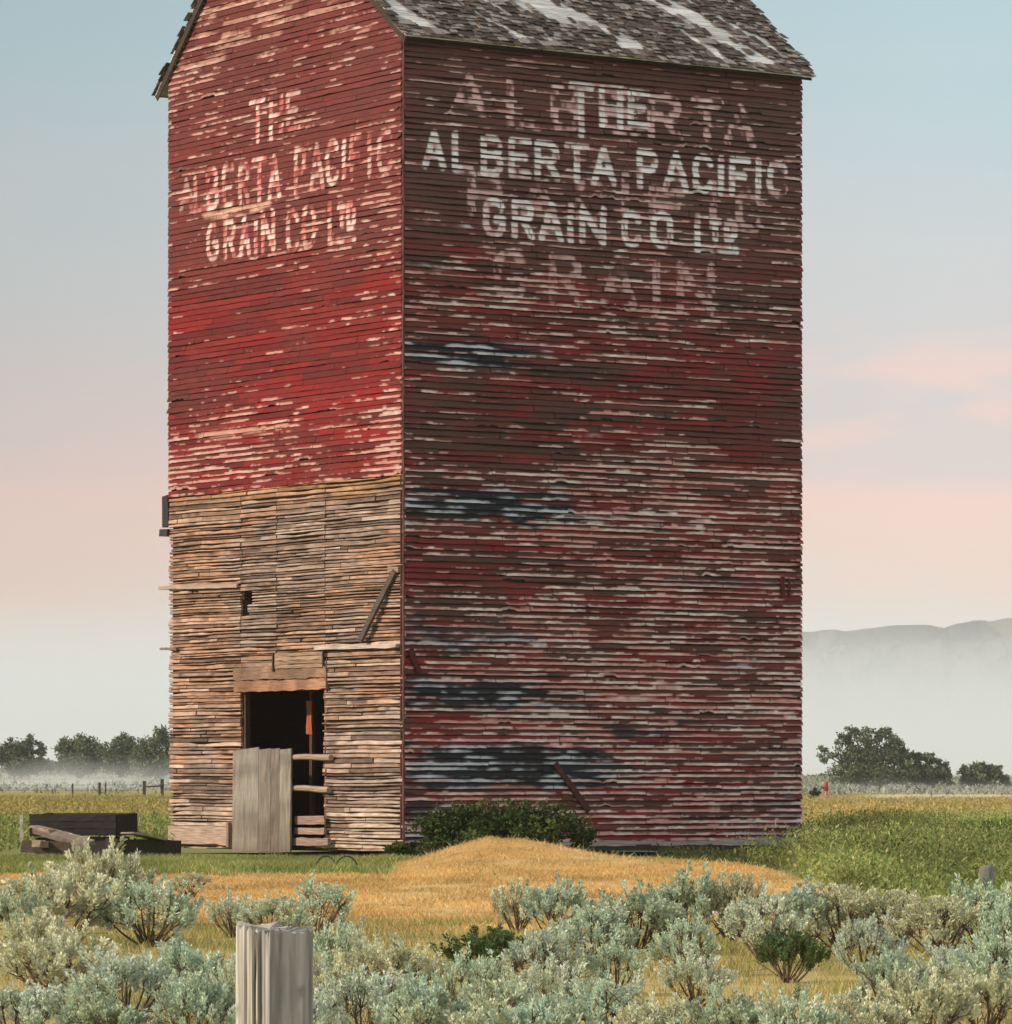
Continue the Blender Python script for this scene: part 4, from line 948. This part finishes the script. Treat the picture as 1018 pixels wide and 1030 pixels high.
# ------------------------------------------------------------------ odds and ends
def wagon_box():
    """dark abandoned plank box left of the elevator"""
    Y = 100.0; p = at(84, 850, Y); root = empty('wagon_box', (p.x, Y, -.11), R(-12)); tag(root, 'dark abandoned plank box on timbers left of the elevator', 'wagon box')
    L, Wd, zb, zt = 1.84, 1.5, .42, .86; c = (.03, .028, .027)
    for k in range(3):
        m = MB(); z = zb+(zt-zb)*(k+.5)/3; m.beam((-L/2, -Wd/2, z), (L/2, -Wd/2, z+.012), .045, (zt-zb)/3-.006, np.array(c)*RNG.uniform(.8, 1.2), .006, 10); m.build('side_board', M['wood_any'], root)
    for x in (-L/2, L/2):
        m = MB(); m.beam((x, -Wd/2+.03, (zb+zt)/2), (x, Wd/2, (zb+zt)/2+.02), .045, zt-zb, (.032, .03, .028), .006, 8); m.build('end_board', M['wood_any'], root)
    m = MB(); m.beam((-L/2+.03, Wd/2, (zb+zt)/2+.02), (L/2-.03, Wd/2, (zb+zt)/2+.03), .045, zt-zb, (.055, .05, .045), .006, 8); m.build('rear_board', M['wood_any'], root)
    m = MB()
    for k in range(7):
        y = -Wd/2+.06+(Wd-.12)*(k+.5)/7; m.beam((-L/2+.03, y, zt-.06), (L/2-.03, y, zt-.05), (Wd-.12)/7-.01, .03, np.array((.085, .075, .065))*RNG.uniform(.8, 1.2), .004, 6)
    m.build('deck', M['wood_any'], root)
    for y in (-.55, .5):
        m = MB(); m.beam((-L/2+.1, y, .2), (L/2-.1, y, .21), .18, .38, (.05, .042, .036), .01, 6); m.build('bearer', M['wood_any'], root)
wagon_box()
def plank(name, label, a, b, w, h, c, cat, up=(0, 0, 1), group=None):
    a = Vector(a); b = Vector(b); m = MB(); m.beam((0, 0, 0), b-a, w, h, c, .008, 8, up=up)
    o = m.build(name, M['wood_any']); o.location = a-Vector((0, 0, .11)); return tag(o, label, cat, group)
plank('timber_beam', 'long dark timber lying between the plank box and the elevator', at(112, 846, 97.0), at(176, 848, 99.0), .3, .32, (.05, .043, .036), 'timber')
plank('broken_plank', 'pale grey plank lying on the dark timber beside the elevator', at(128, 832, 97.2), at(162, 839, 98.4), .32, .04, (.34, .28, .23), 'plank')
plank('broken_plank', 'long brown plank sloping down from the plank box', at(37, 829, 97.6), at(91, 844, 96.4), .22, .10, (.21, .165, .13), 'plank', up=(0, -.5, .8))
plank('broken_plank', 'short brown board on top of the pile left of the plank box', at(34, 826, 97.8), at(54, 831, 97.2), .22, .06, (.32, .23, .17), 'plank')
plank('broken_plank', 'thin grey lath lying along the sloping plank', at(60, 831, 97.9), at(90, 838, 97.6), .06, .035, (.42, .36, .29), 'plank')
plank('timber_beam', 'dark broken beam at the foot of the board pile', at(24, 846, 97.2), at(76, 848, 96.8), .26, .24, (.075, .058, .045), 'timber')
plank('timber_beam', 'short brown block end beside the dark broken beam', at(36, 843, 96.6), at(45, 844, 96.9), .2, .14, (.28, .21, .15), 'timber')
plank('fallen_log', 'dark timber half buried in grass at the left edge', at(-12, 869, 83), at(66, 870, 82), .14, .12, (.06, .05, .04), 'timber')
plank('wooden_stake', 'thin pale stake standing in grass at far left', at(22, 842, 101), at(21.5, 815, 101), .07, .05, (.48, .46, .33), 'stake', up=(0, 1, 0))

def fence_post():
    Y = 20.0; cx = at(271, 940, Y).x; root = empty('fence_post', (cx, Y, float(gz(cx, Y))), 0); tag(root, 'thick squared grey fence post with a deep crack in front', 'fence post')
    zt = CAMZ-(938-HY)/F*Y - float(gz(cx, Y)); th = R(40); rg = np.random.default_rng(4)
    def shaft(a0, a1, b0, b1, name, col, tip, par, seed, split=0):
        n, m = 40, 14
        # closed loop in the post's own frame: u to the right-back, v to the left-back
        loop = [(a0+(a1-a0)*t, b0) for t in np.linspace(0, 1, m)[:-1]] + [(a1, b0+(b1-b0)*t) for t in np.linspace(0, 1, m)[:-1]] + [(a1+(a0-a1)*t, b1) for t in np.linspace(0, 1, m)[:-1]] + [(a0, b1+(b0-b1)*t) for t in np.linspace(0, 1, m)[:-1]]
        loop = np.array(loop); k = len(loop); ca = np.array([(a0+a1)/2, (b0+b1)/2])
        V = []; C = []
        for i in range(n+1):
            t = i/n; z = -.3+t*(zt+.3)
            q = loop.copy()
            corner = np.minimum(1, 1.0-.0*q[:, 0])
            d = q-ca; r = np.hypot(d[:, 0]/((a1-a0)/2), d[:, 1]/((b1-b0)/2)); q = ca+d*(1-.10*np.clip(r-1.05, 0, 1))[:, None]
            gn = fbm(np.arange(k)*.62+seed, np.full(k, z*1.1), 900+seed, 4); crack = sstep(.62, .70, fbm(np.arange(k)*.9+seed*7, np.full(k, z*.8), 940+seed, 2)); flat = .35 if seed == 1 else 1.0; crack = crack*(flat > .5); groove = ((gn-.5)*.022-crack*.018)*flat
            q = q+d/np.linalg.norm(d, axis=1, keepdims=True)*groove[:, None]
            q[:, 0] += split*(t-.6)*.03
            zz = z + (tip[0]*q[:, 0]+tip[1]*q[:, 1])*(t > .99) + (t > .96)*rg.normal(0, .013, k)
            x = q[:, 0]*math.cos(th)-q[:, 1]*math.sin(th); y = q[:, 0]*math.sin(th)+q[:, 1]*math.cos(th)
            V.append(np.stack([x, y, zz], -1)); st = fbm(np.arange(k)*.9+seed*3, np.full(k, z*2.0), 920+seed, 3)
            kn = np.zeros(k)
            for (ki, kz) in ((4, .25), (9, .52), (18, .36), (22, .60), (40, .44), (46, .2), (31, .55)): kn = np.maximum(kn, np.exp(-((np.arange(k)-ki)/1.1)**2-((z-kz)/.022)**2))
            crack = np.maximum(crack, kn*.8)
            C.append(lerp(lerp(np.array(col)*.6, np.array(col)*1.2, sstep(.3, .7, st)), (.05, .04, .035), crack*.85))
        V = np.concatenate(V); C = np.concatenate(C); f = []
        for i in range(n):
            for j in range(k): f.append((i*k+j, i*k+(j+1) % k, (i+1)*k+(j+1) % k, (i+1)*k+j))
        c0 = len(V); V = np.vstack([V, [V[n*k:(n+1)*k].mean(0)]]); C = np.vstack([C, [np.array(col)*.8]])
        for j in range(0, k, 2): f.append((c0, n*k+j, n*k+(j+1) % k, n*k+(j+2) % k))
        return mesh_np(name, V, f, M['wood_v'], par, C)
    # right-hand and left-hand halves of the split post; u = right face, v = left face
    shaft(0, .235, 0, .06, 'post_front', (.36, .35, .33), (.02, 0), root, 1, 0)  # greyer right half: shade painted into its colour
    shaft(.0, .235, .085, .235, 'post_back', (.46, .44, .38), (-.05, .08), root, 2, 0)  # paler left half: sunlight painted into its colour
    shaft(.05, .2, .05, .095, 'post_core', (.05, .04, .03), (0, -.3), root, 3, 0)
fence_post()

o = None
def stump_post():
    m = MB(); p = ground_pt(992, 62); m.tube([(0, 0, -.2), (.01, 0, .1), (.0, 0, .30), (-.01, 0, .33)], np.array([.105, .10, .095, .08]), (.19, .18, .17), 8)
    o = m.build('post_stump', M['wood_v'], None, True); o.location = (p.x, p.y, CAMZ-(897-HY)/F*62); tag(o, 'short grey post stump behind the sagebrush at right', 'post')
stump_post()

def far_fence():
    root = empty('field_fence', ground_pt(120, 450)); tag(root, 'distant field fence of dark posts left of the elevator', 'fence'); g0 = root.location.copy()
    c = (.06, .05, .042); spots = [(73, .9, .14), (100, 1.0, .2), (106, 1.0, .14), (145, 1.15, .26), (163, 1.35, .3)]
    for px, h, w in spots:
        p = ground_pt(px, 440)-g0; m = MB(); m.beam((p.x, p.y, p.z-.3), (p.x+.02, p.y, p.z+h+.6), w, w, c, .01, 4, up=(0, 1, 0)); m.build('post', M['wood_v'], root)
    a = ground_pt(145, 440)-g0; b = ground_pt(163, 440)-g0; m = MB(); m.beam((a.x, a.y-.2, a.z+1.2), (b.x, b.y-.2, b.z+1.3), .1, .14, c, .01, 4); m.build('rail', M['wood_v'], root)
    for z in (.9, 1.4):
        a = ground_pt(-30, 440)-g0; m = MB(); b = ground_pt(145, 440)-g0; m.tube([(a.x, a.y, a.z+z), ((a.x+b.x)/2, a.y, (a.z+b.z)/2+z-.03), (b.x, b.y, b.z+z)], .012, (.08, .08, .08), 4); m.build('wire', M['metal'], root)
far_fence()

def red_marker():
    Y = 430.; g = ground_pt(831, Y); root = empty('well_pump', g); tag(root, 'small red upright pump in the straw field by the elevator', 'pump')
    c = (.30, .03, .035)
    m = MB(); m.tube([(0, 0, -.1), (0, 0, .9)], np.array([.17, .15]), (.42, .16, .12), 8); m.build('pump_base', M['paintmetal'], root, True)
    m = MB(); m.tube([(0, 0, .9), (0, 0, 1.5), (0, 0, 1.56), (0, 0, 1.7)], np.array([.2, .2, .14, .12]), c, 8); m.build('pump_head', M['paintmetal'], root, True)
    m = MB(); m.tube([(-.15, 0, 1.2), (-.45, 0, 1.12), (-.6, 0, .9)], np.array([.08, .07, .07]), (.16, .03, .03), 6); m.build('spout', M['paintmetal'], root, True)
    leafy_shrub('round_bush', 'tiny dark round bush left of the red pump', 'bush', 819, 432, .85, 1.25, 700, 41, np.array([(.03, .04, .02), (.02, .03, .016)]), leaf=.16, trunk=False, profile=[(0, 0, .8, .36, .34), (.3, 0, .55, .3, .25), (-.1, 0, .4, .3, .3)])
red_marker()

def wire_hoops():
    Y = 77.5; g = ground_pt(334, Y); root = empty('bent_hoops', g); tag(root, 'rusty black bent hoops standing in the green grass by the doorway', 'scrap metal')
    for (x0, x1, hh, tilt) in ((-.27, .07, .24, .1), (.05, .42, .24, -.08)):
        m = MB(); pts = []
        for t in np.linspace(0, math.pi, 14): pts.append(((x0+x1)/2-(x1-x0)/2*math.cos(t), tilt*math.sin(t), -.02+hh*math.sin(t)))
        m.tube(pts, .011, (.02, .018, .016), 6); m.build('hoop', M['metal'], root, True)
wire_hoops()
